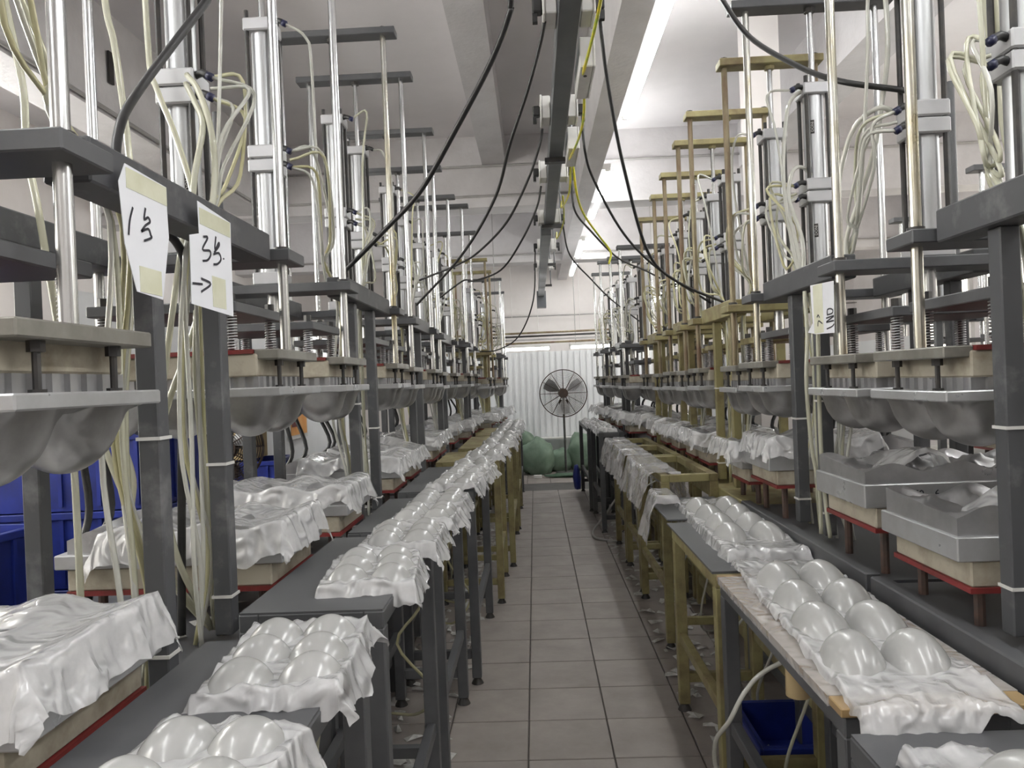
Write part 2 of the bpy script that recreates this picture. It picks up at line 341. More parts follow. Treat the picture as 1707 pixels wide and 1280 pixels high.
CABLES = {
 'c1': [(0.10, 1.75, 2.95), (-0.018,2.200,2.606), (-0.030,2.250,2.560), (-0.094,2.350,2.462), (-0.230,2.500,2.302), (-0.389,2.700,2.149), (-0.555,2.850,2.045), (-0.750,3.000,1.921)],
 'c2': [(0.096,2.950,2.863), (0.075,3.000,2.792), (0.020,3.100,2.653), (-0.067,3.300,2.497), (-0.156,3.600,2.335), (-0.355,3.900,2.119), (-0.664,4.300,1.912)],
 'c3': [(0.097,4.100,2.824), (0.081,4.100,2.742), (0.007,4.200,2.575), (-0.129,4.500,2.409), (-0.326,4.900,2.313), (-0.496,5.200,2.280), (-0.80, 5.35, 2.2)],
 'c4': [(0.101,5.300,2.823), (0.066,5.350,2.687), (-0.052,5.500,2.484), (-0.228,5.800,2.315), (-0.472,6.200,2.295), (-0.580,6.400,2.326), (-0.80, 6.5, 2.2)],
 'c5': [(0.060,7.800,2.80), (0.020,7.900,2.295), (-0.152,8.100,1.933), (-0.400,8.400,1.805), (-0.619,8.600,1.801)],
 'r1': [(0.320,3.000,2.922), (0.323,3.000,2.814), (0.355,3.100,2.636), (0.430,3.300,2.366), (0.568,3.600,2.042), (0.744,3.800,1.916), (1.048,4.000,1.81)],
 'r2': [(0.319,4.100,2.86), (0.325,4.100,2.697), (0.386,4.300,2.583), (0.571,4.500,2.304), (0.812,4.700,2.106), (1.168,4.900,1.905)],
 'r3': [(0.317,5.300,2.86), (0.332,5.300,2.641), (0.465,5.600,2.546), (0.706,6.000,2.399), (0.977,6.300,2.325), (1.25, 6.45, 2.2)],
 'r4': [(0.31,6.800,2.86), (0.371,6.900,2.589), (0.580,7.200,2.398), (0.806,7.500,2.218), (1.137,7.700,1.979)],
 'lb': [(-0.60, 2.2, 2.85), (-0.791,1.900,2.499), (-0.804,1.900,2.461), (-0.863,1.800,2.289), (-0.902,1.700,2.136), (-0.891,1.620,2.046), (-0.87,1.560,1.95), (-0.875, 1.60, 1.88), (-0.862,1.72,1.84), (-0.855,1.78,1.82), (-0.86,1.83,1.78), (-0.88, 1.86, 1.70), (-0.90, 1.86, 1.3), (-0.92, 1.86, 0.84)],
 'rb': [(0.66, 3.6, 3.45), (0.867,3.300,3.146), (0.863,3.200,3.030), (0.910,3.000,2.778), (0.985,2.700,2.533), (1.047,2.500,2.396), (1.197,2.450,2.343), (1.23,2.435,2.33)],
}
LBL = {'c1': 'thick black cable sagging to the left from the top of the picture', 'c2': 'black cable from the nearest left socket down to the third left press',
       'c3': 'black cable from the second left socket sagging to the left row', 'c4': 'black cable from the third left socket sagging to the left row',
       'c5': 'thin black cable near the fan end sagging to the left row', 'r1': 'black cable from the nearest right socket down to the first olive press',
       'r2': 'black cable from the second right socket down to an olive press', 'r3': 'black cable beside the yellow-green wire sagging to the right',
       'r4': 'black cable from the fourth right socket to the far right row', 'lb': 'thick black cable bending down behind the paper sign of press one',
       'rb': 'black cable sagging from the ceiling to the big right cylinder'}
RAD = {'c1': 0.0095, 'lb': 0.0105, 'rb': 0.010}
for k, p in CABLES.items(): cable(p, RAD.get(k, 0.0075), 'rubber', LBL[k])
o = cable([(0.312,5.000,2.90), (0.346,5.200,2.722), (0.417,5.500,2.639), (0.540,5.700,2.517), (0.628,5.800,2.416), (0.611,5.800,2.324)], 0.008, 'greenwire', 'loose yellow-green wire hanging right of the trunking', 'wire', 'earth_wire')
for k in range(4):
    o = cable([(0.29, 2.2 + k * 1.3, 2.94), (0.30 + 0.012 * (k % 2), 2.7 + k * 1.3, 2.84 - 0.03 * (k % 3)), (0.27, 3.3 + k * 1.3, 2.80), (0.28, 3.6 + k * 1.3, 2.92)], 0.007, 'greenwire', '%s slack yellow wire run beside the trunking' % ords[k], 'wire', 'earth_wire')
for k, (a, b, lab) in enumerate([((XL, 8.47, 3.90), (XR, 8.47, 3.90), 'thin conduit along the near ceiling cross beam, upper one'), ((XL, 8.47, 3.56), (0.55, 8.47, 3.56), 'thin conduit along the near ceiling cross beam, lower one'),
                            ((XL, 12.47, 3.55), (XR, 12.47, 3.55), 'conduit along the far ceiling cross beam'), ((-2.97, 0, 3.50), (-2.97, 8.4, 3.50), 'conduit along the bottom of the left ceiling beam'),
                            ((XL, 14.9, 2.72), (XR, 14.9, 2.72), 'pipe along the pinkish back wall')]):
    o = tube(None, 'conduit', [a, b], 0.014, 'conduit', 8, 1, origin=a, smooth_path=False); tag(o, lab, 'conduit')
pk = thing('pipe_rack', 'bundle of horizontal pipes hung above the white end partition', 'pipes', (-2.2, 12.3, 2.05))
for k in range(4):
    z = 0.055 * k
    tube(pk, 'pipe', [(0, 0, z), (4.6, 0, z + 0.02)], 0.017, ['olive_rod', 'conduit', 'black', 'olive_rod'][k], 8, 1, smooth_path=False)
for x in (0.3, 1.6, 2.9, 4.2): rod(pk, 'hanger_rod', x, 0.0, -0.02, ZC - 2.05, 0.008, 'conduit', 6)
for k in range(3):
    o = box(None, 'wall_hook_plate', (-2.99, 4.2 + k * 1.1, 3.72), (-2.975, 4.26 + k * 1.1, 3.95), 'black'); tag(o, 'black iron hook plate on the left ceiling beam, %s from camera' % ords[k], 'hook', 'hook plates on the beam')

# ------------------------------------------------------------------ mould surfaces
def lobes(u, v, nu, nv):
    """0..1 field of egg shaped lobes on the unit square, slightly skewed like the real cups."""
    best = 0.0
    for i in range(nu):
        for j in range(nv):
            cx = (i + 0.5) / nu; cy = (j + 0.5) / nv
            dx = (u - cx) * nu / 0.52 + (v - cy) * nv * 0.35; dy = (v - cy) * nv / 0.55
            d = dx * dx + dy * dy
            if d < 1: best = max(best, (1 - d) ** 0.62)
    return best
def upper_mould_mesh(la, lb_, depth, m):
    k = ('um', la, lb_, depth, m)
    if k in MESH: return MESH[k]
    def fn(u, v):
        e = min(u, 1 - u, v, 1 - v)
        edge = min(1.0, e / 0.04)
        return Vector(((u - 0.5) * la, (v - 0.5) * lb_, -(0.012 + depth * lobes(u, v, 3, 2)) * edge))
    MESH[k] = grid_mesh(fn, 54, 36, m); return MESH[k]
def lower_mould_mesh(la, lb_, h, m):
    k = ('lm', la, lb_, h, m)
    if k in MESH: return MESH[k]
    nu, nv = 48, 28
    def fn(u, v):
        w = 0.5 + 0.5 * math.sin(2 * math.pi * (u * 3.0 - 0.15) + 1.6 * v)
        e = min(min(u, 1 - u) * la, min(v, 1 - v) * lb_)
        bowl = lobes(u, v, 3, 2) * min(1, e / 0.03)
        return Vector(((u - 0.5) * la, (v - 0.5) * lb_, h * (0.55 + 0.45 * w) - 0.045 * bowl))
    bm = bmesh.new()
    vs = [[bm.verts.new(fn(i / nu, j / nv)) for i in range(nu + 1)] for j in range(nv + 1)]
    for j in range(nv):
        for i in range(nu): bm.faces.new((vs[j][i], vs[j][i + 1], vs[j + 1][i + 1], vs[j + 1][i]))
    ring = [vs[0][i] for i in range(nu)] + [vs[j][nu] for j in range(nv)] + [vs[nv][i] for i in range(nu, 0, -1)] + [vs[j][0] for j in range(nv, 0, -1)]
    low = [bm.verts.new((q.co.x, q.co.y, 0)) for q in ring]
    n = len(ring)
    for i in range(n): bm.faces.new((ring[(i + 1) % n], ring[i], low[i], low[(i + 1) % n]))
    MESH[k] = finish(bm, 'lower_mould', m, True, 50); return MESH[k]
def heater_mesh(la, lb_, h, m):
    k = ('ht', la, lb_, h, m)
    if k in MESH: return MESH[k]
    bm = bmesh.new()
    def bx(c, s):
        r = bmesh.ops.create_cube(bm, size=1.0, matrix=Matrix.Translation(Vector(c)) @ Matrix.Diagonal((*s, 1)))
    bx((0, 0, 0), (la - 0.02, lb_ - 0.02, h))
    n = 14
    for s in (-1, 1):
        for i in range(n):
            bx((-la / 2 + (i + 0.5) * la / n, s * (lb_ / 2 - 0.006), 0), (la / n * 0.45, 0.012, h))
        for i in range(8):
            bx((s * (la / 2 - 0.006), -lb_ / 2 + (i + 0.5) * lb_ / 8, 0), (0.012, lb_ / 8 * 0.45, h))
    MESH[k] = finish(bm, 'heater', m); return MESH[k]

# ------------------------------------------------------------------ presses
def machine(label, group, s, xr, yc, hs, style, zg, zt, cyl_mid, cyl_top, W=None, mw=0.19, span=0.56, plate=0.70, low=(0.985, 1.025, 0.055), detail=2, ph=0.155, seed=0, st_on=(0, 1), post_a=0.035, travel=(0, 0)):
    """A double-head moulding press. s: -1 left row, +1 right row; xr: x of the front guide rods; yc: centre along the aisle.
    zg: underside of the guide plates; zt: heights of the two top plates."""
    R = random.Random(seed)
    paint = style; rodm = 'chrome' if style == 'grey' else 'olive_rod'
    t = thing('moulding_press', label, 'press machine', (xr, yc, 0), group)
    X = lambda a: s * a
    W = W or hs + 0.24
    ac = span / 2
    # table and legs
    box(t, 'table_top', (X(-0.02), -W, 0.80), (X(span + 0.16), W, 0.822), 'grey' if style == 'grey' else 'olive', 0.0)
    box(t, 'table_rail', (X(-0.045), -W, 0.765), (X(0.0), W, 0.845), paint, 0.004)
    box(t, 'table_rail', (X(span + 0.14), -W, 0.765), (X(span + 0.185), W, 0.845), paint, 0.004)
    for yy in (-W, W - 0.05): box(t, 'table_rail', (X(0.0), yy, 0.765), (X(span + 0.14), yy + 0.05, 0.80), paint)
    for yy in (-W, -0.025, W - 0.05):
        box(t, 'table_leg', (X(-0.04), yy, 0.03), (X(0.01), yy + 0.05, 0.765), paint, 0.003)
        box(t, 'table_leg', (X(span + 0.13), yy, 0.03), (X(span + 0.18), yy + 0.05, 0.765), paint, 0.003)
    box(t, 'lower_rail', (X(-0.03), -W, 0.16), (X(0.0), W, 0.21), paint)
    box(t, 'lower_rail', (X(span + 0.14), -W, 0.16), (X(span + 0.17), W, 0.21), paint)
    box(t, 'lower_shelf', (X(0.0), -W, 0.20), (X(span + 0.14), W, 0.212), paint)
    # posts
    pw = 0.045 if style == 'grey' else 0.042
    for a0 in (post_a, span - 0.05):
        for yy in (-ph, ph):
            p = box(t, 'post', (X(a0), yy - pw / 2, 0.845 if a0 < 0.1 else 0.82), (X(a0 + pw), yy + pw / 2, zg - 0.005), 'grey_worn' if (style == 'grey' and detail > 1) else paint, 0.003)
            if detail > 1 and a0 < 0.1:
                for z in (0.90 + R.uniform(0, 0.05), 1.28 + R.uniform(-0.05, 0.1)):
                    box(p, 'cable_tie', (X(a0 - 0.003), yy - pw / 2 - 0.003, z), (X(a0 + pw + 0.003), yy + pw / 2 + 0.003, z + 0.007), 'white_plastic')
    # beams
    bl = hs - 0.085
    for a0 in (0.005, span - 0.09):
        box(t, 'beam', (X(a0), -bl, zg - 0.005), (X(a0 + 0.085), bl, zg + 0.075), 'grey_worn' if (style == 'grey' and detail > 1) else paint, 0.004)
    for k in st_on:
        b = (-hs, hs)[k]; ztop = zt[k]; dz = travel[k]
        gp = box(t, 'guide_plate', (X(-0.045), b - 0.07, zg), (X(span + 0.045), b + 0.07, zg + 0.035), paint, 0.003)
        zp = zg - 0.26 - dz                          # top of platen bars
        for a in (0.0, span):
            rm = rodm
            if style == 'grey' and detail > 1 and R.random() < 0.45: rm = 'chrome_greasy'
            g = rod(t, 'guide_rod', X(a), b, zp, ztop, 0.0145, rm, 14)
            rod(gp, 'bushing', X(a), b, zg + 0.035, zg + 0.05, 0.022, 'black', 12)
            if detail > 1: rod(g, 'rod_nut', X(a), b, ztop + 0.035, ztop + 0.05, 0.018, 'black', 6)
        tp = box(t, 'top_plate', (X(ac - plate / 2), b - 0.045, ztop), (X(ac + plate / 2), b + 0.045, ztop + 0.035), paint, 0.003)
        # cylinder
        z0 = zg + 0.035; c = rod(t, 'cylinder', X(ac), b, z0 + 0.05, cyl_top - 0.05, 0.043, 'alu', 20)
        hw = 0.058
        for nm, za, zb in (('end_cap', z0, z0 + 0.05), ('middle_flange', cyl_mid, cyl_mid + 0.05), ('middle_flange', cyl_mid + 0.054, cyl_mid + 0.105), ('end_cap', cyl_top - 0.05, cyl_top)):
            box(c, nm, (X(ac - hw), b - hw, za), (X(ac + hw), b + hw, zb), 'cap', 0.005)
        for sx in (-1, 1):
            for sy in (-1, 1):
                rod(c, 'tie_rod', X(ac) + sx * 0.045, b + sy * 0.045, z0, cyl_top + 0.03, 0.0088, 'black', 8)
        if detail > 0:
            for z in (cyl_mid + 0.025, cyl_mid + 0.085, cyl_top - 0.02):
                f = tube(c, 'fitting', [(X(ac - 0.045), b - 0.03, z), (X(ac - 0.08), b - 0.045, z + 0.005), (X(ac - 0.105), b - 0.05, z - 0.01)], 0.011, 'rubber', 7, 2)
                if detail > 1: tube(f, 'ferrule', [(X(ac - 0.098), b - 0.05, z - 0.006), (X(ac - 0.112), b - 0.051, z - 0.014)], 0.0125, 'blue_ferrule', 7, 1, smooth_path=False)
        piston = rod(t, 'piston_rod', X(ac), b, cyl_top - 0.01, ztop, 0.0125, 'chrome', 14)
        rod(piston, 'piston_nut', X(ac), b, ztop - 0.018, ztop, 0.024, 'black' if style == 'grey' else 'olive', 6)
        # pressing head
        zpp = zp + 0.105
        box(t, 'pressure_plate', (X(0.07), b - mw, zpp), (X(span - 0.07), b + mw, zpp + 0.03), paint, 0.003)
        rod(t, 'ram', X(ac), b, zpp + 0.03, zg, 0.022, 'chrome', 14)
        rod(t, 'ram_collar', X(ac), b, zpp + 0.03, zpp + 0.05, 0.04, 'black', 14)
        if detail > 0:
            for a in (0.10, span - 0.10):
                for sy in (-1, 1):
                    q = rod(t, 'spring_bolt', X(a), b + sy * (mw - 0.035), zp - 0.01, zpp + 0.055, 0.0075, 'black', 8)
                    rod(q, 'bolt_head', X(a), b + sy * (mw - 0.035), zpp + 0.03, zpp + 0.055, 0.0145, 'black', 6)
                    sp = link('spring', spring_mesh(), q, (X(a), b + sy * (mw - 0.035), zp)); sp.scale = (1, 1, (zpp - zp) / 0.105)
        for a in (-0.005, span):
            br = box(t, 'platen_bar', (X(a - 0.035), b - mw + 0.01, zp - 0.028), (X(a + 0.035), b + mw - 0.01, zp), 'bar', 0.003)
            if detail > 0 and a < 0.1:
                for sy in (-0.10, 0.10):
                    bo = rod(br, 'clamp_bolt', X(-0.012), b + sy, zp - 0.105, zp - 0.02, 0.0062, 'black', 8)
                    rod(br, 'clamp_nut', X(-0.012), b + sy, zp - 0.112, zp - 0.100, 0.0125, 'black', 6)
                    rod(br, 'clamp_nut', X(-0.012), b + sy, zp - 0.045, zp - 0.028, 0.0125, 'black', 6)
        box(t, 'red_plate', (X(0.03), b - mw, zp - 0.012), (X(span - 0.03), b + mw, zp), 'red')
        box(t, 'insulation_block', (X(0.02), b - mw + 0.005, zp - 0.075), (X(span - 0.02), b + mw - 0.005, zp - 0.012), 'beige', 0.004)
        link('heater_block', heater_mesh(span - 0.02, 2 * mw - 0.02, 0.03, 'mould'), t, (X(ac), b, zp - 0.09))
        pl_ = box(t, 'mould_plate', (X(-0.045), b - mw - 0.005, zp - 0.130), (X(span + 0.045), b + mw + 0.005, zp - 0.105), 'mould_bright', 0.003)
        link('upper_mould', upper_mould_mesh(span + 0.04, 2 * mw, 0.105, 'mould_dark'), t, (X(ac), b, zp - 0.128))
        # lower mould on its studs
        z1, z2, hh = low
        for a in (0.05, span - 0.05):
            for sy in (-1, 1): rod(t, 'stud', X(a), b + sy * 0.13, 0.822, z1 - 0.07, 0.013, 'rust', 8)
        box(t, 'red_plate', (X(0.0), b - mw + 0.005, z1 - 0.075), (X(span + 0.02), b + mw - 0.005, z1 - 0.062), 'red')
        box(t, 'insulation_block', (X(0.005), b - mw + 0.01, z1 - 0.062), (X(span + 0.02), b + mw - 0.01, z1), 'beige', 0.004)
        box(t, 'mould_base', (X(-0.03), b - mw, z1), (X(span + 0.05), b + mw, z2), 'mould_bright', 0.003)
        link('lower_mould', lower_mould_mesh(span + 0.04, 2 * mw - 0.03, hh, 'mould'), t, (X(ac), b, z2))
        # hoses and heater leads
        if detail > 0:
            nh = 6
            for q in range(nh):
                z = (cyl_mid + 0.015, cyl_mid + 0.075, cyl_top - 0.03, cyl_mid + 0.04)[q % 4]
                yo = R.uniform(-0.10, 0.10); side = -1 if b > 0 else 1
                ytgt = side * ph * -1 + R.uniform(-0.05, 0.05)
                ytgt = (ph if b > 0 else -ph) + R.uniform(-0.05, 0.05)
                aa = ac - 0.105
                pts = [(X(aa), b - 0.05, z), (X(aa - R.uniform(0.03, 0.12)), b + yo * 0.3, z - R.uniform(-0.04, 0.05)), (X(aa - R.uniform(0.05, 0.10)), b * 0.8 + yo, z - R.uniform(0.15, 0.3)),
                       (X(0.12), (b + ytgt) / 2, zg + 0.15), (X(0.105), ytgt, zg - 0.02), (X(0.10 + R.uniform(0, 0.06)), ytgt + R.uniform(-0.03, 0.03), 1.35), (X(0.10), ytgt + R.uniform(-0.05, 0.05), 1.05), (X(0.09 + R.uniform(0, 0.05)), ytgt, 0.825)]
                tube(t, 'air_hose', pts, 0.0058, R.choice(['hose', 'hose_clear', 'hose_clear', 'hose_clear', 'hose_yellow'] if style == 'grey' else ['hose', 'hose_yellow', 'hose_yellow', 'hose_clear']), 6, 5)
            for q in range(2):
                ya = b + R.uniform(-0.1, 0.1)
                tube(t, 'heater_lead', [(X(span - 0.06), ya, zp - 0.09), (X(span + 0.05), ya + 0.02, zp - 0.2), (X(span + 0.0 + R.uniform(-0.05, 0.05)), ya + R.uniform(-0.06, 0.06), 1.12), (X(span + 0.06), ya, 1.0), (X(span + 0.1), ya, 0.825)], 0.011, 'rubber', 7, 5)
    return t

GL, GR = 'presses of the left row', 'presses of the right row'
LOWL = (0.975, 1.015, 0.065); LOWR = (0.988, 1.046, 0.07)
P = {}
P['LA'] = machine('dark grey double press nearest the camera on the left, with paper signs 1 and 3', GL, -1, -0.74, 1.69, 0.52, 'grey', 1.825, (3.45, 3.45), 2.30, 2.90, low=LOWL, seed=1, W=0.74, mw=0.190, ph=0.16)
P['LB'] = machine('dark grey double press second from the camera in the left row', GL, -1, -0.74, 3.45, 0.53, 'grey', 1.825, (3.40, 3.32), 2.30, 2.90, low=LOWL, seed=2, W=0.77, mw=0.190, ph=0.19)
P['LC'] = machine('dark grey double press third from the camera in the left row', GL, -1, -0.74, 4.98, 0.47, 'grey', 1.815, (3.30, 3.28), 2.28, 2.90, low=LOWL, seed=3, W=0.68, mw=0.190, detail=1)
P['LD'] = machine('dark grey double press fourth from the camera in the left row', GL, -1, -0.74, 6.38, 0.50, 'grey', 1.80, (3.13, 3.15), 2.2, 2.75, low=LOWL, seed=4, W=0.69, mw=0.190, detail=1)
P['LE'] = machine('dark grey double press fifth from the camera in the left row', GL, -1, -0.66, 7.85, 0.47, 'grey', 1.80, (3.18, 3.10), 2.2, 2.75, low=LOWL, seed=5, W=0.66, mw=0.185, detail=1)
P['LF'] = machine('olive painted double press near the far end of the left row', GL, -1, -0.53, 9.15, 0.42, 'olive', 1.76, (2.86, 2.84), 2.15, 2.55, span=0.44, plate=0.50, low=LOWL, seed=6, W=0.62, mw=0.170, detail=1)
P['LG'] = machine('dark grey double press last in the left row beside the green sacks', GL, -1, -0.42, 10.45, 0.42, 'grey', 1.76, (2.80, 2.72), 2.15, 2.5, span=0.44, plate=0.50, low=LOWL, seed=7, W=0.60, mw=0.170, detail=1)
P['R0'] = machine('dark grey double press nearest the camera on the right, cut by the picture edge', GR, 1, 0.99, 1.48, 0.46, 'grey', 1.75, (3.05, 3.05), 2.17, 2.69, low=LOWR, seed=11, W=0.70, mw=0.190, ph=0.20)
P['RA'] = machine('dark grey double press second on the right, with the upside-down paper sign', GR, 1, 0.99, 2.87, 0.45, 'grey', 1.75, (3.12, 3.03), 2.17, 2.69, low=(1.03, 1.10, 0.06), seed=12, W=0.66, mw=0.190, ph=0.128)
P['RB'] = machine('olive double press standing right after the grey presses in the right row', GR, 1, 0.99, 4.10, 0.40, 'olive', 1.74, (2.94, 2.97), 2.17, 2.62, span=0.44, plate=0.50, low=LOWR, seed=13, W=0.56, mw=0.155, ph=0.17)
P['RC'] = machine('middle one of the three olive double presses in the right row', GR, 1, 0.99, 5.145, 0.265, 'olive', 1.73, (2.92, 2.86), 2.15, 2.60, span=0.44, plate=0.50, low=LOWR, seed=14, W=0.43, mw=0.155, detail=1)
P['RD'] = machine('farthest of the three olive double presses in the right row', GR, 1, 0.99, 6.245, 0.365, 'olive', 1.72, (2.82, 2.80), 2.12, 2.55, span=0.44, plate=0.50, low=LOWR, seed=15, W=0.54, mw=0.155, detail=1)
P['RE'] = machine('dark grey double press just behind the olive ones in the right row', GR, 1, 0.86, 7.60, 0.45, 'grey', 1.72, (2.66, 2.70), 2.1, 2.5, span=0.44, plate=0.50, low=LOWR, seed=16, W=0.66, mw=0.180, detail=1)
P['RF'] = machine('dark grey double press last in the right row beside the standing fan', GR, 1, 0.80, 9.0, 0.45, 'grey', 1.72, (2.74, 2.73), 2.1, 2.5, span=0.44, plate=0.50, low=LOWR, seed=17, W=0.66, mw=0.180, detail=1)
P['S1'] = machine('dark grey press in the second row seen behind the nearest right press', 'presses of the second right row', 1, 2.75, 3.2, 0.5, 'grey', 1.75, (2.6, 2.6), 2.15, 2.5, seed=21, detail=0)
P['S2'] = machine('dark grey press farther back in the second row on the right', 'presses of the second right row', 1, 2.75, 5.1, 0.5, 'grey', 1.75, (2.6, 2.5), 2.15, 2.5, seed=22, detail=0)

# hand-run hoses on the near presses (world coordinates -> space of the press)
def near_hoses(key, paths, r, m):
    t = P[key]; off = t.location
    for p in paths: tube(t, 'air_hose', [Vector(q) - off for q in p], r, m, 8, 6)
near_hoses('LA', [
 [(-0.93,1.12,2.385), (-1.05,1.4,2.58), (-1.18,1.65,2.55), (-1.200,1.700,2.423), (-1.195,1.700,2.381), (-1.175,1.700,2.269), (-1.159,1.700,2.157), (-1.170,1.720,2.024), (-1.15, 1.73, 1.85), (-1.12, 1.76, 1.4), (-1.10, 1.74, 0.85)],
 [(-0.92,2.16,2.87), (-1.0,1.98,2.98), (-1.09,1.9,2.80), (-1.071,1.900,2.476), (-1.052,1.900,2.367), (-1.035,1.900,2.211), (-1.025,1.900,2.078), (-1.019,1.900,1.962), (-1.01, 1.88, 1.8), (-1.02, 1.82, 1.4), (-1.0, 1.80, 0.85)],
 [(-0.955,2.100,2.358), (-0.903,2.050,2.293), (-0.852,2.000,2.174), (-0.844,2.000,2.059), (-0.849,1.980,1.93)],
 [(-0.959,2.100,2.333), (-0.918,2.060,2.264), (-0.872,2.000,2.175), (-0.890,1.980,2.040), (-0.904,1.980,1.93)],
 [(-0.92,2.16,2.87), (-1.0,2.13,3.0), (-1.06,2.100,2.85), (-1.053,2.080,2.414), (-1.023,2.060,2.303), (-0.971,2.040,2.177), (-0.908,2.000,2.0), (-0.90, 1.99, 1.9)]], 0.0085, 'hose')
near_hoses('LA', [
 [(-0.916,1.950,1.866), (-0.947,1.950,1.700), (-0.980,1.950,1.510), (-0.971,1.900,1.385), (-0.938,1.800,1.183), (-0.912,1.700,0.975), (-0.888,1.600,0.83)],
 [(-0.864,1.92,1.668), (-0.904,1.90,1.537), (-0.943,1.88,1.416), (-0.953,1.86,1.297), (-0.918,1.84,1.059), (-0.86,1.90,0.84)],
 [(-0.865,1.90,1.664), (-0.874,1.90,1.505), (-0.869,1.90,1.353), (-0.858,1.89,1.202), (-0.853,1.89,1.007), (-0.85,1.90,0.84)],
 [(-1.186,1.950,1.442), (-1.114,1.900,1.297), (-1.044,1.870,1.163), (-0.965,1.87,1.011), (-0.86,1.90,0.84)],
 [(-1.133,1.950,1.444), (-1.084,1.920,1.325), (-1.050,1.900,1.232), (-1.040,1.880,1.111), (-0.926,1.88,0.934), (-0.86,1.90,0.84)]], 0.0085, 'hose')
near_hoses('R0', [
 [(1.165,1.89,2.66), (1.24,2.0,2.86), (1.337,2.200,2.75), (1.341,2.180,2.381), (1.338,2.150,2.232), (1.336,2.120,2.087), (1.343,2.08,1.85)], [(1.165,1.89,2.66), (1.24,2.0,2.86), (1.381,2.250,2.75), (1.380,2.220,2.398), (1.332,2.200,2.270), (1.321,2.150,2.098), (1.307,2.10,1.85)],
 [(1.165,1.89,2.66), (1.24,2.0,2.86), (1.359,2.200,2.75), (1.371,2.180,2.363), (1.376,2.150,2.214), (1.371,2.120,2.069), (1.367,2.08,1.85)], [(1.165,1.89,2.66), (1.24,2.0,2.86), (1.337,2.220,2.75), (1.358,2.200,2.407), (1.368,2.170,2.273), (1.358,2.140,2.126), (1.332,2.08,1.85)]], 0.0105, 'hose')
near_hoses('RA', [
 [(1.191,2.450,2.270), (1.147,2.450,2.284), (1.100,2.500,2.255), (1.079,2.550,2.182), (1.064,2.600,2.033), (1.08,2.650,1.835)], [(1.165,2.37,2.66), (1.15, 2.40, 2.72), (1.17, 2.43, 2.68), (1.183,2.450,2.476), (1.172,2.480,2.313), (1.145,2.500,2.144), (1.112,2.550,1.999), (1.09,2.600,1.888), (1.09,2.600,1.806)],
 [(1.262,3.300,2.273), (1.205,3.280,2.323), (1.130,3.200,2.291), (1.074,3.100,2.155), (1.085,3.000,1.965), (1.085,3.000,1.797)], [(1.248,3.300,2.221), (1.138,3.250,2.175), (1.09,3.150,2.093), (1.085,3.050,1.927), (1.085,3.000,1.786)],
 [(1.226,3.300,2.668), (1.172,3.300,2.631), (1.126,3.250,2.525), (1.089,3.200,2.255), (1.085,3.100,1.934), (1.085,3.000,1.786)]], 0.0085, 'hose_clear')
near_hoses('RA', [[(0.985,2.72,1.73), (0.985,2.71,1.570), (0.972,2.70,1.396), (0.982,2.70,1.176), (1.0,2.69,1.016), (1.0,2.69,0.86)], [(0.985,2.60,1.70), (0.986,2.62,1.397), (0.985,2.62,1.158), (0.994,2.62,0.978), (1.005,2.62,0.86)]], 0.0075, 'hose')
# upright stand pipes behind the rows
for key, (x, y, z0, z1, r, m) in {'LB': (-1.42, 3.40, 0.84, 2.74, 0.016, 'grey'), 'LC': (-1.12, 4.50, 0.84, 2.6, 0.016, 'black'), 'RA': (1.655, 2.95, 0.84, 2.54, 0.016, 'grey'), 'RB': (1.545, 4.05, 0.84, 2.75, 0.015, 'rust')}.items():
    t = P[key]; rod(t, 'stand_pipe', x - t.location.x, y - t.location.y, z0, z1, r, m, 10)
# brand plates on the cylinders
def brand(key, k, z, text='DONI'):
    t = P[key]; c = [o for o in t.children if o.name.startswith('cylinder')][k]; off = ABS[c.name]
    s = 1 if t.location.x < 0 else -1
    ang = math.radians(-62 if s > 0 else -118)
    n = Vector((math.cos(ang), math.sin(ang), 0))
    p = off + n * 0.0435; p.z = z
    me = box_mesh((0.016, 0.003, 0.058), 'black')
    b = link('brand_plate', me, c, p, (0, 0, ang + math.pi / 2))
    tm = text_mesh(text, 0.017, 'white_plastic', 0.0004)
    q = link('brand_lettering', tm, c, p + n * 0.0022)
    q.rotation_euler = (Matrix.Rotation(ang + math.pi / 2, 3, 'Z') @ Matrix.Rotation(math.pi / 2, 3, 'X') @ Matrix.Rotation(math.pi / 2, 3, 'Z')).to_euler()
brand('LA', 1, 2.07); brand('RA', 1, 2.05); brand('RA', 1, 2.50)

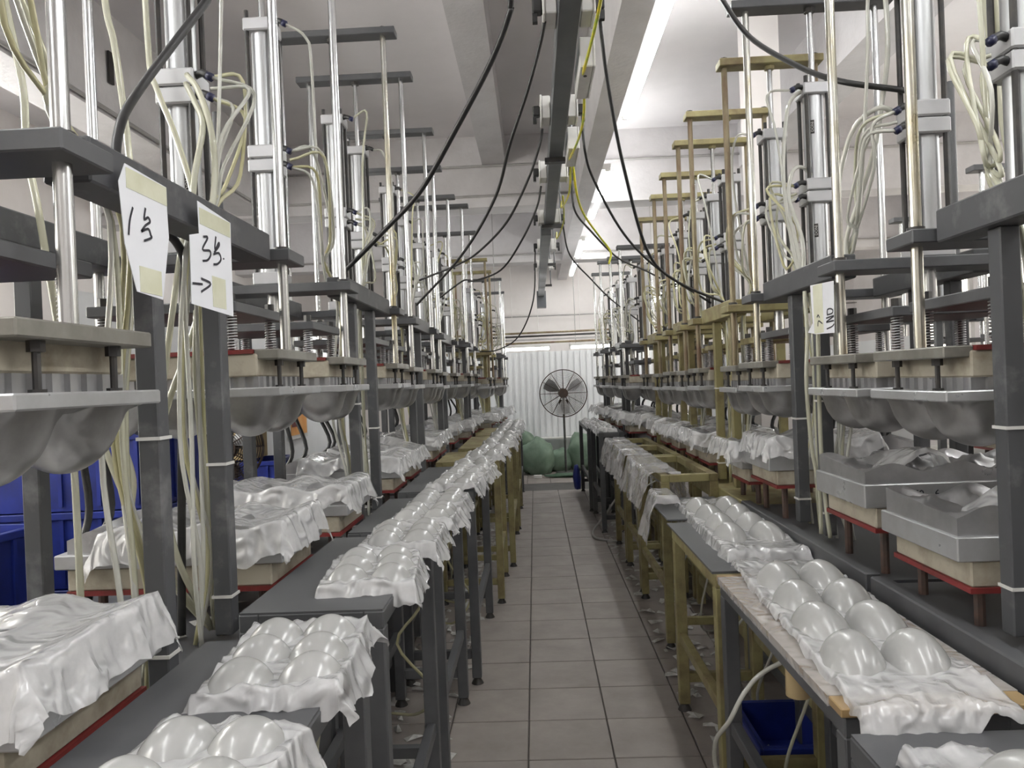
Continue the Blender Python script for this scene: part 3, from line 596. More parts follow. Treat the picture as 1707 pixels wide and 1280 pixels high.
# ------------------------------------------------------------------ paper signs
def paper(name, label, outline, strokes, nx, tape_rows, r=0.0026):
    """outline and strokes lie in an x = const plane; nx is the side the writing faces."""
    t = thing(name, label, 'sign', outline[0])
    o0 = Vector(outline[0])
    cy = sum(p[1] for p in outline) / len(outline)
    bm = bmesh.new()
    zs = [p[2] for p in outline]; zmin, zmax = min(zs), max(zs)
    def bulge(y, z):
        return nx * 0.006 * math.sin(max(0, min(1, (z - zmin) / (zmax - zmin))) * math.pi)
    vs = [bm.verts.new((nx * 0.0, p[1] - o0.y, p[2] - o0.z)) for p in outline]
    f = bm.faces.new(vs)
    r_ = bmesh.ops.extrude_face_region(bm, geom=[f]); ve = [v for v in r_['geom'] if isinstance(v, bmesh.types.BMVert)]
    bmesh.ops.translate(bm, vec=(nx * 0.0012, 0, 0), verts=ve); bmesh.ops.recalc_face_normals(bm, faces=bm.faces)
    link('sheet', finish(bm, 'sheet', 'paper'), t)
    for (ya, yb, za, zb) in tape_rows:
        box(t, 'tape', (nx * 0.0012, ya - o0.y, za - o0.z), (nx * 0.002, yb - o0.y, zb - o0.z), 'tape')
    for st in strokes:
        pts = [Vector((nx * 0.002, p[1] - o0.y, p[2] - o0.z)) for p in st]
        path = catmull(pts, 5) if len(pts) > 2 else pts
        verts, faces = [], []
        for i, q in enumerate(path):
            tg = path[min(i + 1, len(path) - 1)] - path[max(i - 1, 0)]
            nn = Vector((0, -tg.z, tg.y)); nn = nn.normalized() if nn.length > 1e-9 else Vector((0, 1, 0))
            for sg in (-1, 1):
                verts.append(q + nn * r * sg); verts.append(q + nn * r * sg + Vector((nx * 0.0006, 0, 0)))
        for i in range(len(path) - 1):
            a = i * 4
            faces += [(a + 1, a + 3, a + 7, a + 5), (a, a + 1, a + 5, a + 4), (a + 3, a + 2, a + 6, a + 7)]
        me = bpy.data.meshes.new('stroke'); me.from_pydata(verts, [], faces); me.materials.append(M['ink'])
        link('pen_stroke', me, t)
    return t
paper('paper_sign', 'white paper sign hand-lettered 1 taped to the nearest left press', [(-0.722,1.321,1.869), (-0.722,1.471,1.864), (-0.722,1.471,1.819), (-0.722,1.474,1.764), (-0.722,1.440,1.636), (-0.722,1.345,1.641), (-0.722,1.310,1.723), (-0.722,1.298,1.831)],
 [[(-0.720,1.340,1.794), (-0.720,1.328,1.768), (-0.720,1.322,1.740)],
  [(-0.720,1.385,1.803), (-0.720,1.379,1.781), (-0.720,1.393,1.787), (-0.720,1.400,1.780), (-0.720,1.383,1.770), (-0.720,1.366,1.755)],
  [(-0.720,1.366,1.755), (-0.720,1.392,1.765), (-0.720,1.401,1.755), (-0.720,1.402,1.750), (-0.720,1.374,1.739)]], 1, [(1.322, 1.470, 1.826, 1.863), (1.356, 1.436, 1.642, 1.69)], 0.0023)
paper('paper_sign', 'white paper sign hand-lettered 3 with an arrow, right of sign 1', [(-0.722,1.610,1.871), (-0.722,1.786,1.859), (-0.722,1.784,1.823), (-0.722,1.781,1.632), (-0.722,1.562,1.641), (-0.722,1.566,1.788), (-0.722, 1.612, 1.800)],
 [[(-0.720,1.629,1.796), (-0.720,1.652,1.798), (-0.720,1.623,1.767), (-0.720,1.659,1.770), (-0.720,1.664,1.761), (-0.720,1.647,1.747), (-0.720,1.621,1.741)],
  [(-0.720,1.696,1.809), (-0.720,1.688,1.778), (-0.720,1.710,1.797), (-0.720,1.711,1.790), (-0.720,1.682,1.769)],
  [(-0.720,1.678,1.765), (-0.720,1.709,1.773), (-0.720,1.719,1.760), (-0.720,1.700,1.747), (-0.720,1.676,1.742)],
  [(-0.720,1.734,1.766), (-0.720,1.735,1.762)], [(-0.720,1.567,1.685), (-0.720,1.616,1.689)], [(-0.720,1.610,1.701), (-0.720,1.658,1.695), (-0.720,1.607,1.671)]], 1, [(1.616, 1.78, 1.822, 1.858), (1.668, 1.74, 1.645, 1.715)], 0.0026)
paper('paper_sign', 'curled paper sign hand-lettered 2 upside down on the right press', [(0.957,2.585,1.735), (0.957,2.387,1.725), (0.957,2.395,1.561), (0.957,2.549,1.566), (0.957,2.623,1.576), (0.957,2.575,1.605)],
 [[(0.955,2.445,1.623), (0.955,2.441,1.638), (0.955,2.419,1.640), (0.955,2.399,1.634), (0.955,2.405,1.624), (0.955,2.445,1.622)], [(0.955,2.454,1.612), (0.955,2.393,1.615), (0.955,2.422,1.607), (0.955,2.453,1.599), (0.955,2.392,1.600)],
  [(0.955,2.390,1.590), (0.955,2.409,1.582), (0.955,2.452,1.577)], [(0.955,2.532,1.622), (0.955,2.520,1.628), (0.955,2.509,1.618)], [(0.955,2.527,1.591), (0.955,2.519,1.608), (0.955,2.486,1.597)]], -1, [(2.48, 2.56, 1.568, 1.73)], 0.0022)

# ------------------------------------------------------------------ product benches
def bench(label, group, s, xf, y0, y1, zt, style, depth=0.34, top=True, feet=True):
    t = thing('product_bench', label, 'bench', (xf, y0, 0), group)
    L = y1 - y0; w = 0.045; X = lambda a: s * a
    for a in (0, depth - w):
        for yy in (0, L - w):
            lg = box(t, 'leg', (X(a), yy, 0.03), (X(a + w), yy + w, zt - 0.04), style, 0.003)
            if feet: rod(lg, 'foot', X(a + w / 2), yy + w / 2, 0.0, 0.03, 0.03, 'black', 12, 0.014)
    for a in (0, depth - w): box(t, 'top_rail', (X(a), 0, zt - 0.04), (X(a + w), L, zt), style, 0.003)
    for yy in (0, L - w): box(t, 'cross_rail', (X(w), yy, zt - 0.04), (X(depth - w), yy + w, zt), style, 0.003)
    box(t, 'stretcher', (X(0.008), w, 0.30), (X(0.038), L - w, 0.34), style, 0.002)
    box(t, 'stretcher', (X(depth - 0.038), w, 0.30), (X(depth - 0.008), L - w, 0.34), style, 0.002)
    for yy in (0.01, L - 0.035): box(t, 'cross_stretcher', (X(w), yy, 0.12), (X(depth - w), yy + 0.03, 0.16), style, 0.002)
    if top: box(t, 'bench_top', (X(0.002), 0.002, zt), (X(depth - 0.002), L - 0.002, zt + 0.004), style)
    return t
BL = [(-0.36, 0.55, 1.50, 0.94, 'grey', 'left bench nearest the camera, grey steel', 0.33), (-0.36, 1.66, 2.47, 0.945, 'grey', 'second grey steel bench on the left of the aisle', 0.33),
      (-0.355, 2.62, 3.38, 0.93, 'grey', 'third grey steel bench on the left of the aisle', 0.33), (-0.31, 3.56, 4.60, 0.93, 'grey', 'fourth grey steel bench on the left of the aisle', 0.37),
      (-0.25, 4.85, 5.56, 0.93, 'olive', 'first olive painted bench on the left of the aisle', 0.42), (-0.20, 5.80, 7.06, 0.93, 'olive', 'second olive painted bench on the left of the aisle', 0.42),
      (-0.19, 7.25, 8.45, 0.92, 'olive', 'third olive painted bench on the left of the aisle', 0.40), (-0.19, 8.6, 9.7, 0.90, 'grey', 'farthest grey bench on the left, near the sacks', 0.27)]
for (xf, a, b, z, st, lab, dep) in BL: bench(lab, 'left benches', -1, xf, a, b, z, st, depth=dep)
bench('dark grey bench on the right nearest the camera under the wooden board', 'right benches', 1, 0.57, 1.45, 2.42, 0.775, 'grey', 0.36)
bench('dark grey bench at the right picture edge', 'right benches', 1, 0.55, 0.45, 1.38, 0.775, 'grey', 0.38)
bench('olive bench on the right continuing the wooden board', 'right benches', 1, 0.57, 2.48, 3.26, 0.775, 'olive', 0.36)
bench('first open olive bench frame on the right with film over its rail', 'right benches', 1, 0.645, 3.95, 4.90, 0.92, 'olive', 0.30, top=False)
bench('second open olive bench frame on the right with film over its rail', 'right benches', 1, 0.655, 5.00, 5.75, 0.915, 'olive', 0.30, top=False)
bench('third open olive bench frame on the right with film over its rail', 'right benches', 1, 0.655, 5.80, 6.50, 0.91, 'olive', 0.30, top=False)
bench('dark grey bench on the right behind the olive frames', 'right benches', 1, 0.575, 6.95, 8.0, 0.93, 'grey', 0.235)
bench('farthest dark grey bench on the right near the fan', 'right benches', 1, 0.545, 8.1, 9.6, 0.90, 'grey', 0.205)
# wrapped board and plate on the right near bench
bd = thing('wooden_board', 'film-wrapped plywood board on the right bench under the cup sheets', 'board', (0.56, 1.44, 0.779))
box(bd, 'board', (0, 0, 0), (0.37, 0.98, 0.018), 'wood', 0.002)
box(bd, 'wrapping', (-0.003, 0.06, -0.002), (0.37, 0.95, 0.0195), 'film_hang')
tag(box(None, 'steel_plate', (0.565, 2.50, 0.779), (0.93, 3.35, 0.787), 'grey'), 'dark steel plate on the right bench beyond the wooden board', 'plate')
o = box(None, 'baking_tray', (0.57, 3.36, 0.79), (0.92, 3.95, 0.80), 'grey', 0.003); tag(o, 'dark rounded tray under the farther cup sheet on the right', 'tray')
o = link('cardboard_tube', cyl_mesh(0.028, 0.10, 'cardboard', 16), None, (0.60, 1.80, 0.72)); tag(o, 'brown cardboard tube end hanging under the wooden board', 'tube')

# ------------------------------------------------------------------ film and moulded cups
def ridge(x, y, k):
    return 1 - 2 * abs(nz(x, y, k))
def drape_mesh(cx, cy, hx, hy, ex, ey, seed, m, topf=None, wr=0.006, zmin=-9, nu=56, nv=56, sl=0.22, rag=0.02):
    """A crumpled sheet lying on a support of half size hx, hy and hanging over its edges."""
    k = seed * 3.17
    def fn(u, v):
        p = (u * 2 - 1) * ex; q = (v * 2 - 1) * ey
        edge = max(abs(u * 2 - 1), abs(v * 2 - 1))
        rg = 1 + 0.10 * nz(k + 2.2 * math.atan2(q, p), seed) + 0.03 * nz(9 * math.atan2(q, p), k)
        p *= rg; q *= rg
        ox = max(abs(p) - hx, 0); oy = max(abs(q) - hy, 0); e = math.hypot(ox, oy)
        x = math.copysign(min(abs(p), hx) + sl * ox, p) if ox else p
        y = math.copysign(min(abs(q), hy) + sl * oy, q) if oy else q
        z = (topf(x, y) if topf else 0.0) - 0.95 * e
        lift = 0.25 + 1.7 * max(0, edge - 0.5)
        z += wr * (0.9 + lift * (1.1 * ridge(x * 9 + k, y * 9, k) + 0.6 * ridge(x * 21, y * 21 + k, k) + 0.35 * nz(x * 48 + k, y * 48, k)))
        hang = min(e * 14, 1)
        if ox > oy: x += math.copysign(1, p) * hang * (0.022 * nz(q * 16 + k, e * 5, k) + 0.010 * ridge(q * 30, e * 8, k))
        elif oy > 0: y += math.copysign(1, q) * hang * (0.022 * nz(p * 16 + k, e * 5, k) + 0.010 * ridge(p * 30, e * 8, k))
        return Vector((cx + x, cy + y, max(z, zmin)))
    return grid_mesh(fn, nu, nv, m)
def cup_mesh(rx, ry, h, seed=0):
    k = ('cup', rx, ry, h)
    if k in MESH: return MESH[k]
    bm = bmesh.new(); n, r = 24, 9; rings = []
    for j in range(r):
        f = j / r; rr = 1 - f
        z = h * (0.90 * (1 - rr ** 2.2) ** 0.72 + 0.10 * (1 - rr) ** 1.1)
        rings.append([bm.verts.new((rx * rr * math.cos(2 * math.pi * i / n), ry * rr * math.sin(2 * math.pi * i / n) + ry * 0.10 * z / h, z)) for i in range(n)])
    tip = bm.verts.new((0, ry * 0.10, h))
    for j in range(r - 1):
        for i in range(n): bm.faces.new((rings[j][i], rings[j][(i + 1) % n], rings[j + 1][(i + 1) % n], rings[j + 1][i]))
    for i in range(n): bm.faces.new((rings[-1][i], rings[-1][(i + 1) % n], tip))
    MESH[k] = finish(bm, 'cup', 'cup', True, 80); return MESH[k]
def product(label, group, x, y, z, cols, rows, px, py, rx, ry, h, hx, hy, ex, ey, seed, rotz=0.0, wr=0.008, floor_z=-9):
    t = thing('moulded_cup_sheet', label, 'cup sheet', (x, y, z), group, rotz)
    link('film', drape_mesh(0, 0, hx, hy, ex, ey, seed, 'film', wr=wr, zmin=floor_z), t)
    R = random.Random(seed)
    for i in range(cols):
        for j in range(rows):
            c = link('cup', cup_mesh(rx, ry, h), t, ((i - (cols - 1) / 2) * px + R.uniform(-.006, .006), (j - (rows - 1) / 2) * py + R.uniform(-.006, .006), 0.004))
            c.rotation_euler = (R.uniform(-0.06, 0.06), R.uniform(-0.06, 0.06), R.uniform(-0.2, 0.2))
GLC, GRC = 'cup sheets on the left benches', 'cup sheets on the right benches'
LP = [(-0.47, 0.90, 0.28), (-0.465, 1.345, 0.28), (-0.445, 1.95, 0.28), (-0.435, 2.36, 0.27), (-0.43, 2.82, 0.24), (-0.43, 3.18, 0.22), (-0.41, 3.70, 0.22), (-0.39, 4.10, 0.22), (-0.38, 4.45, 0.2),
      (-0.36, 5.0, 0.22), (-0.33, 5.38, 0.22), (-0.31, 5.95, 0.24), (-0.30, 6.4, 0.24), (-0.30, 6.85, 0.24), (-0.29, 7.45, 0.26), (-0.29, 7.9, 0.26), (-0.29, 8.25, 0.26), (-0.29, 8.85, 0.28), (-0.29, 9.4, 0.28)]
nth = ['nearest', 'second', 'third', 'fourth', 'fifth', 'sixth', 'seventh', 'eighth', 'ninth', 'tenth', 'eleventh', 'twelfth', 'thirteenth', 'fourteenth', 'fifteenth', 'sixteenth', 'seventeenth', 'eighteenth', 'farthest']
for k, (x, y, L) in enumerate(LP):
    zb = next((b[3] for b in BL if b[1] - 0.05 <= y <= b[2] + 0.05), 0.93) + 0.005
    far = k > 5
    product('white sheet of moulded cups in crumpled film on the left benches, %s from the camera' % nth[k], GLC, x, y, zb, 2, 3, 0.108, 0.104 if k < 3 else 0.09, 0.060, 0.058, 0.054, 0.115, L / 2 + 0.03, 0.19, L / 2 + 0.085, k + 3, rotz=rnd.uniform(-0.12, 0.12), wr=0.020 if not far else 0.024)
product('large sheet of eight white cups on film-wrapped board at right', GRC, 0.752, 1.945, 0.80, 2, 4, 0.132, 0.205, 0.070, 0.100, 0.072, 0.145, 0.56, 0.165, 0.60, 31, rotz=-0.05, wr=0.012)
product('sheet of eight white cups on the tray beyond the large one, right bench', GRC, 0.805, 3.20, 0.80, 2, 4, 0.130, 0.20, 0.067, 0.097, 0.068, 0.14, 0.58, 0.185, 0.66, 32, rotz=-0.02, wr=0.014)
product('white cup sheet cut off by the bottom right picture corner', GRC, 0.80, 1.02, 0.782, 2, 2, 0.17, 0.19, 0.085, 0.095, 0.08, 0.20, 0.25, 0.25, 0.32, 33, rotz=0.05, wr=0.018)
for k, (y, L) in enumerate([(7.15, 0.3), (7.5, 0.3), (7.85, 0.3), (8.3, 0.3), (8.7, 0.3), (9.2, 0.3)]):
    product('white cup sheet on the far grey right benches, %s of them from the camera' % nth[k], GRC, 0.66, y, 0.935 if y < 8 else 0.905, 2, 3, 0.085, 0.078, 0.04, 0.042, 0.05, 0.09, L / 2, 0.15, L / 2 + 0.06, 40 + k, wr=0.024)
# film hung over the olive rails
for k, (x, y0, y1, z) in enumerate([(0.668, 3.96, 4.40, 0.922), (0.668, 4.36, 4.90, 0.922), (0.677, 5.0, 5.4, 0.917), (0.677, 5.36, 5.76, 0.917), (0.677, 5.8, 6.2, 0.912), (0.677, 6.15, 6.5, 0.912)]):
    o = link('plastic_sheet', drape_mesh(-0.06, 0, 0.085, (y1 - y0) / 2, 0.30, (y1 - y0) / 2 + 0.01, 60 + k, 'film_hang', wr=0.006, nu=44, nv=24), None, (x + 0.06, (y0 + y1) / 2, z))
    tag(o, 'plastic film hanging over the rail of the olive bench frames, %s from camera' % nth[k], 'plastic film', 'films over the olive rails')
o = link('plastic_sheet', drape_mesh(0, 0, 0.05, 0.12, 0.30, 0.16, 71, 'film_hang', nu=40, nv=24), None, (0.615, 3.72, 0.86)); tag(o, 'long torn film hanging down beside the rounded tray on the right', 'plastic film')
# film over the lower moulds
def mould_film(key, k, label, cover=0.42, a0=0.17, over=0.12, seed=0, both=True):
    t = P[key]; s = 1 if t.location.x > 0 else -1
    bs = [o for o in t.children if o.name.startswith('lower_mould')][k]
    L = ABS[bs.name]; wx = t.location + L
    z = wx.z + 0.055
    topf = lambda x, y: 0.012 * math.sin(x * 30 + seed) - 0.018 * max(0, 1 - (x / 0.15) ** 2) * max(0, 1 - (y / 0.15) ** 2)
    front = s * -1
    cx = front * (0.31 - cover / 2)
    me = drape_mesh(0, 0, cover / 2, 0.185, cover / 2 + over, 0.185 + over, seed, 'film', topf=topf, wr=0.008)
    o = link('plastic_sheet', me, None, (wx.x + cx, wx.y, z)); tag(o, label, 'plastic film', 'films over the lower moulds')
k = 0
for key, who in (('LA', 'nearest left press'), ('LB', 'second left press'), ('LC', 'third left press'), ('LD', 'fourth left press'), ('LE', 'fifth left press'), ('LF', 'far olive left press'), ('LG', 'last left press'),
                 ('RA', 'right press with the upside-down sign'), ('RB', 'first olive press'), ('RC', 'middle olive press'), ('RD', 'farthest olive press'), ('RE', 'first far grey right press'), ('RF', 'last grey right press')):
    for j in (0, 1):
        if key == 'RA' and j == 0: continue
        k += 1
        mould_film(key, j, 'crumpled film over the %s lower mould of the %s' % ('nearer' if j == 0 else 'farther', who), cover=0.52 if key[0] == 'L' else 0.46, over=0.085 if key != 'LA' else 0.10, seed=80 + k)
for key, j, who in (('R0', 1, 'nearest right press'), ('RA', 0, 'right press with the upside-down sign')):
    t = P[key]; L = ABS[[o for o in t.children if o.name.startswith('lower_mould')][j].name] + t.location
    o = link('plastic_scrap', drape_mesh(0, 0, 0.09, 0.05, 0.15, 0.075, 120 + j, 'film', topf=lambda x, y: 0.03 * math.sin(x * 22 + 1), wr=0.012, nu=24, nv=16), None, (L.x - 0.12, L.y - 0.08, L.z + 0.05)); tag(o, 'torn film scrap on the bare mould of the %s' % who, 'film scrap')

# ------------------------------------------------------------------ writing on the bare mould, carrier bag
t = P['RA']; L = ABS[[o for o in t.children if o.name.startswith('mould_base')][0].name]
q = link('mould_marking', text_mesh('70   6', 0.034, 'ink', 0.0003), t, L + Vector((-0.14, -0.1903, 0.002)), (math.pi / 2, 0, 0))
def blob(name, label, cat, c, r, m, seed, amp=0.18, parent=None, nlon=26, nlat=16, flat=0.0):
    def fn(u, v):
        th = u * 2 * math.pi; ph = (v - 0.5) * math.pi
        d = Vector((math.cos(ph) * math.cos(th), math.cos(ph) * math.sin(th), math.sin(ph)))
        k = 1 + amp * nz(d.x * 1.6 + seed, d.y * 1.6, d.z * 1.6 + seed) + amp * 0.4 * nz(d.x * 5 + seed, d.y * 5, d.z * 5)
        p = Vector((d.x * r[0] * k, d.y * r[1] * k, d.z * r[2] * k))
        return Vector((p.x, p.y, max(p.z, -r[2] * 0.8)))
    me = grid_mesh(fn, nlon, nlat, m)
    o = link(name, me, parent, c)
    if parent is None: tag(o, label, cat)
    return o
bag = thing('carrier_bag', 'white carrier bag with black lettering and yellow print behind the nearest right moulds', 'bag', (1.62, 2.42, 1.09))
blob('bag_body', '', '', (0, 0, 0.035), (0.17, 0.12, 0.085), 'film', 5, 0.25, parent=bag)
q = link('bag_lettering', text_mesh('THANK', 0.034, 'ink', 0.0005), bag, (-0.105, -0.105, 0.065), (math.radians(68), math.radians(-52), 0))
q = blob('yellow_print', '', '', (0.02, -0.105, 0.06), (0.06, 0.012, 0.022), 'yellow', 9, 0.2, parent=bag)

# ------------------------------------------------------------------ standing fans
def fan(label, x, y, hub, R, yawz, pole=True, rust=True, blades=3):
    t = thing('standing_fan', label, 'fan', (x, y, 0), 'standing fans', yawz)
    rod(t, 'base_plate', 0, 0.12, 0.0, 0.035, 0.17, 'fan_pole', 24, 0.15)
    rod(t, 'pole', 0, 0.12, 0.035, hub - 0.06, 0.017, 'fan_pole', 12)
    m_ = link('motor', cyl_mesh(0.075, 0.16, 'fan', 18), t, (0, 0.10, hub), (math.pi / 2, 0, 0))
    box(t, 'control_box', (-0.07, 0.02, hub - 0.19), (0.07, 0.14, hub - 0.10), 'fan', 0.006)
    link('hub', cyl_mesh(0.055, 0.05, 'fan', 18), t, (0, -0.03, hub), (math.pi / 2, 0, 0))
    for k in range(blades):
        a0 = 2 * math.pi * k / blades + 0.5
        def fn(u, v, a0=a0):
            r = 0.05 + u * (R - 0.09); w = (0.25 + 0.55 * math.sin(min(1, u * 1.1) * math.pi * 0.8)) * (v - 0.5)
            a = a0 + w; return Vector((r * math.cos(a), -0.03 + 0.09 * (v - 0.5), hub + r * math.sin(a)))
        link('blade', grid_mesh(fn, 8, 6, 'blade'), t)
    ring = lambda r, yy, rr, sides=5: tube_mesh([(r * math.cos(2 * math.pi * i / 40), yy, hub + r * math.sin(2 * math.pi * i / 40)) for i in range(41)], rr, 'fan', sides, 1, False)
    g = link('guard_ring', ring(R, 0.0, 0.009, 6), t)
    for yy in (-0.075, 0.075):
        for i in range(1, 14):
            r = R * (0.18 + 0.80 * i / 14)
            yo = yy * (1 - (r / R) ** 2 * 0.75)
            link('guard_wire', ring(r, yo, 0.0021, 4), t)
        for k in range(12):
            a = 2 * math.pi * k / 12
            tube(t, 'guard_spoke', [(0.06 * math.cos(a), yy, hub + 0.06 * math.sin(a)), (R * 0.6 * math.cos(a), yy * 0.8, hub + R * 0.6 * math.sin(a)), (R * math.cos(a), 0, hub + R * math.sin(a))], 0.004, 'fan', 5, 4)
    rod(t, 'badge', 0, 0, 0, 0.001, 0.001, 'fan', 6) if False else None
    link('guard_badge', cyl_mesh(0.07, 0.01, 'fan', 20), t, (0, -0.085, hub), (math.pi / 2, 0, 0))
    return t
fan('large standing fan with round wire guard at the end of the aisle', 0.425, 11.25, 1.23, 0.355, 0.0)
fan('small standing fan by the blue crates behind the left presses', -1.85, 4.35, 1.12, 0.22, 0.3)

# ------------------------------------------------------------------ far end of the aisle: sacks, tub
for k, (x, y, z, r, lab) in enumerate([(0.0, 11.45, 0.24, (0.27, 0.2, 0.30), 'front bulging green sack with folded top left of the fan'), (0.70, 11.76, 0.26, (0.25, 0.15, 0.33), 'green sack behind the fan pole'),
     (-0.50, 11.55, 0.24, (0.25, 0.24, 0.28), 'green sack at the left end of the pile'), (0.33, 11.76, 0.16, (0.22, 0.15, 0.2), 'low green sack in the middle of the pile'), (-0.27, 11.84, 0.45, (0.25, 0.12, 0.2), 'upper green sack against the partition'), (1.15, 11.6, 0.22, (0.26, 0.2, 0.27), 'green sack at the right end of the pile')]):
    blob('woven_sack', lab, 'sack', (x, y, z), r, 'sack', 3 + k * 2, 0.22)['group'] = 'green sacks'
blob('green_tarpaulin', 'flat dark green cloth lying in front of the fan base', 'cloth', (0.50, 11.0, 0.025), (0.38, 0.10, 0.035), 'sack_dark', 31, 0.3)
tb = thing('low_table', 'small white-topped table behind the green sacks', 'table', (0.30, 11.88, 0))
box(tb, 'table_top', (-0.25, -0.08, 0.50), (0.3, 0.1, 0.525), 'white_plastic', 0.004)
for xx in (-0.22, 0.25): box(tb, 'leg', (xx, -0.05, 0.0), (xx + 0.03, -0.02, 0.5), 'fan_pole')
o = box(None, 'small_box', (-0.07, 10.95, 0.0), (0.05, 11.02, 0.045), 'white_plastic', 0.004); tag(o, 'small white box on the floor before the sacks', 'box')
o = blob('blue_bundle', 'blue plastic bag hanging by the far right bench legs', 'bag', (0.48, 9.35, 0.2), (0.05, 0.10, 0.17), 'blue', 44, 0.2)

# ------------------------------------------------------------------ crates and clutter
def crate(label, group, x, y, z, sx, sy, h, rotz=0):
    t = thing('plastic_crate', label, 'crate', (x, y, z), group, rotz)
    w = 0.012
    box(t, 'crate_floor', (-sx, -sy, 0), (sx, sy, w), 'blue')
    for (lo, hi) in (((-sx, -sy, w), (-sx + w, sy, h)), ((sx - w, -sy, w), (sx, sy, h)), ((-sx + w, -sy, w), (sx - w, -sy + w, h)), ((-sx + w, sy - w, w), (sx - w, sy, h))):
        box(t, 'crate_wall', lo, hi, 'blue')
    for (lo, hi) in (((-sx - 0.014, -sy - 0.014, h - 0.03), (-sx, sy + 0.014, h)), ((sx, -sy - 0.014, h - 0.03), (sx + 0.014, sy + 0.014, h)), ((-sx, -sy - 0.014, h - 0.03), (sx, -sy, h)), ((-sx, sy, h - 0.03), (sx, sy + 0.014, h))):
        box(t, 'rim', lo, hi, 'blue', 0.003)
    for k in range(5):
        xx = -sx + (k + 0.5) * 2 * sx / 5
        box(t, 'rib', (xx - 0.008, -sy - 0.01, 0.02), (xx + 0.008, -sy, h - 0.03), 'blue')
        yy = -sy + (k + 0.5) * 2 * sy / 5
        box(t, 'rib', (sx, yy - 0.008, 0.02), (sx + 0.01, yy + 0.008, h - 0.03), 'blue')
pos = ['bottom', 'second', 'third', 'top']
for k in range(4): crate('blue plastic crate, %s of the stack behind the nearest left press' % pos[k], 'blue crates on the left', -2.02, 3.35, 0.001 + k * 0.325, 0.40, 0.28, 0.32, 0.05)
for k in range(3): crate('blue plastic crate, %s of the short stack at the left picture edge' % pos[k], 'blue crates on the left', -2.25, 2.62, 0.001 + k * 0.325, 0.30, 0.22, 0.32, -0.08)
for k in range(3): crate('blue plastic crate, %s of the stack beside the small fan' % pos[k], 'blue crates on the left', -2.1, 5.2, 0.001 + k * 0.325, 0.3, 0.22, 0.32, 0.1)
crate('blue plastic crate on the floor under the right near bench', 'blue crates on the right', 0.85, 2.75, 0.001, 0.12, 0.18, 0.16)
cb = thing('cardboard_box', 'tan cardboard box printed AIR beside the small fan', 'box', (-2.2, 5.2, 0.98))
box(cb, 'box_body', (-0.2, -0.16, 0), (0.24, 0.16, 0.22), 'cardboard', 0.003)
link('box_print', text_mesh('AIR', 0.09, 'ink', 0.0005), cb, (0.12, -0.161, 0.10), (math.pi / 2, 0, 0))
ob_ = thing('lit_doorway_panel', 'orange and red panel painted for a lit doorway seen under the left moulds', 'board', (-2.93, 9.05, 0.85))
box(ob_, 'frame', (0, -0.35, 0), (0.02, 0.35, 0.75), 'white_plastic', 0.003); box(ob_, 'orange_panel', (0.02, -0.30, 0.05), (0.026, 0.30, 0.70), 'orange'); box(ob_, 'red_patch', (0.026, -0.28, 0.15), (0.03, -0.08, 0.45), 'red')  # doorway light is painted as panel colour
# scrap on lower shelves and floor: uncountable
def scraps(name, label, boxes, n, seed):
    R = random.Random(seed); verts, faces = [], []
    for k in range(n):
        x0, x1, y0, y1, z = R.choice(boxes)
        c = Vector((R.uniform(x0, x1), R.uniform(y0, y1), z)); a = R.uniform(0, 6.28); l = R.uniform(0.01, 0.045); w = R.uniform(0.005, 0.025)
        d = Vector((math.cos(a), math.sin(a), 0)); e = Vector((-d.y, d.x, 0)); b = len(verts)
        verts += [c - d * l - e * w, c + d * l - e * w + Vector((0, 0, R.uniform(0.004, 0.012))), c + d * l + e * w + Vector((0, 0, 0.004)), c - d * l + e * w + Vector((0, 0, R.uniform(0.002, 0.012))), c + Vector((0, 0, R.uniform(0.006, 0.02)))]
        faces += [(b, b + 1, b + 4), (b + 1, b + 2, b + 4), (b + 2, b + 3, b + 4), (b + 3, b, b + 4)]
    me = bpy.data.meshes.new('scraps'); me.from_pydata(verts, [], faces); me.materials.append(M['debris'])
    o = link(name, me, None); tag(o, label, 'scraps'); o['kind'] = 'stuff'
scraps('plastic_scraps', 'white plastic scraps littering floor under the left benches', [(-0.72, -0.38, 0.8, 9.5, 0.0005)], 450, 3)
scraps('plastic_scraps', 'white plastic scraps littering floor under the right benches', [(0.60, 0.98, 1.2, 9.5, 0.0005)], 380, 4)
scraps('plastic_scraps', 'scraps on the lower shelves of the left presses', [(-1.35, -0.80, 1.0, 9.5, 0.213)], 500, 5)
scraps('plastic_scraps', 'scraps on the lower shelves of the right presses', [(1.02, 1.45, 1.0, 9.3, 0.213)], 500, 6)
scraps('plastic_scraps', 'scraps on the left press tables', [(-1.30, -0.82, 1.0, 6.8, 0.823)], 300, 7)
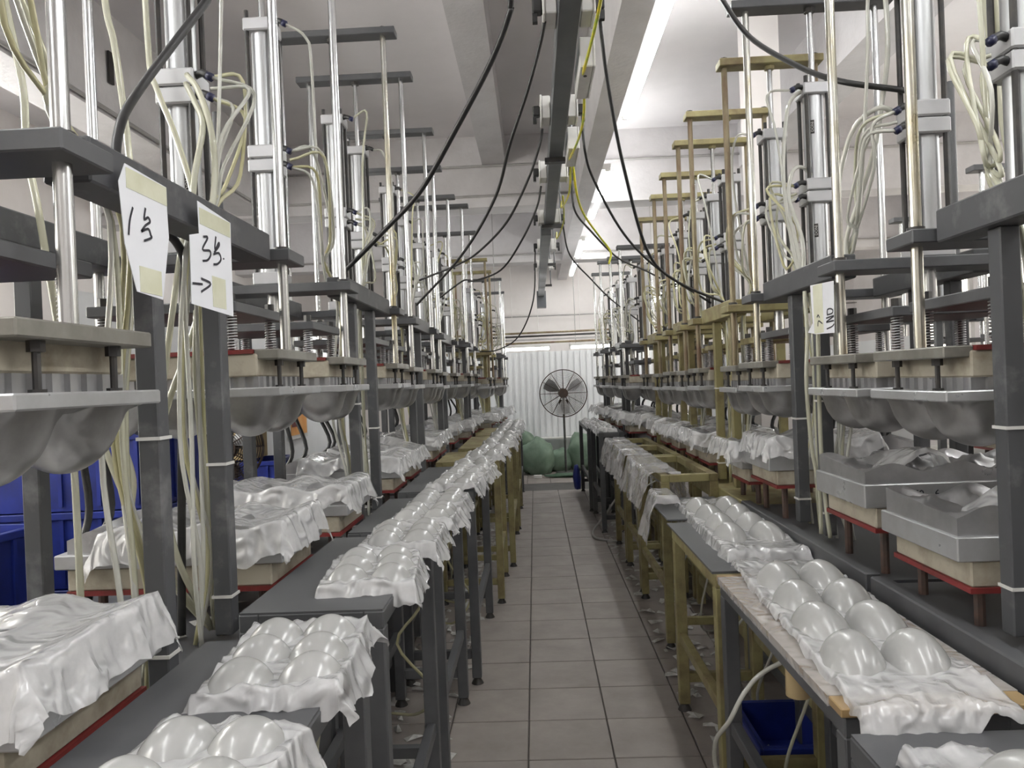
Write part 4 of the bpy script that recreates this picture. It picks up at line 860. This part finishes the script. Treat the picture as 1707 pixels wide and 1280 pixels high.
# drip hoses below the benches
R = random.Random(5)
for k in range(14):
    y = 1.2 + k * 0.42; x = -0.50 - R.uniform(0, 0.18); pts = [(x - 0.2, y, 0.76)]
    pts += [(x + R.uniform(-0.04, 0.06), y + R.uniform(-0.08, 0.08), z) for z in (0.62, 0.45)] + [(x + R.uniform(-0.05, 0.1), y + R.uniform(0.05, 0.15), 0.22), (x + R.uniform(-0.05, 0.05), y + R.uniform(0.15, 0.3), 0.05), (x - 0.15, y + 0.35, 0.02)]
    o = tube(None, 'drain_hose', pts, 0.006, R.choice(['hose', 'hose_clear', 'hose_yellow']), 6, 5, origin=pts[0]); tag(o, 'translucent hose looping to the floor under the left benches, %s from the camera' % nth[k], 'hose', 'hoses under the left benches')
for k in range(10):
    y = 1.7 + k * 0.55; x = 0.78 + R.uniform(0, 0.15); pts = [(x + 0.22, y, 0.74)]
    pts += [(x + R.uniform(-0.06, 0.04), y + R.uniform(-0.08, 0.08), z) for z in (0.60, 0.45)] + [(x - R.uniform(0, 0.1), y + 0.12, 0.2), (x, y + 0.25, 0.03), (x + 0.15, y + 0.3, 0.02)]
    o = tube(None, 'drain_hose', pts, 0.006, R.choice(['hose', 'hose_clear']), 6, 5, origin=pts[0]); tag(o, 'translucent hose looping to the floor under the right benches, %s from the camera' % nth[k], 'hose', 'hoses under the right benches')
pts = [(0.80,2.0,0.74), (0.60,2.0,0.66), (0.53,2.000,0.60), (0.483,2.000,0.52), (0.455,2.050,0.44), (0.469,2.100,0.33), (0.534,2.100,0.27), (0.66,2.100,0.22), (0.80, 2.15, 0.05)]
o = tube(None, 'drain_hose', pts, 0.0065, 'hose_clear', 8, 6, origin=pts[0]); tag(o, 'thick clear hose bulging into the aisle at the right front bench leg', 'hose')
pts = [(0.85, 6.95, 0.5), (0.60, 7.0, 0.15), (0.50, 7.0, 0.03), (0.48, 6.75, 0.012), (0.56, 6.6, 0.012), (0.72, 6.5, 0.012)]
o = tube(None, 'drain_hose', pts, 0.010, 'conduit', 8, 6, origin=pts[0]); tag(o, 'grey hose lying on the tiles by the far right legs', 'hose')
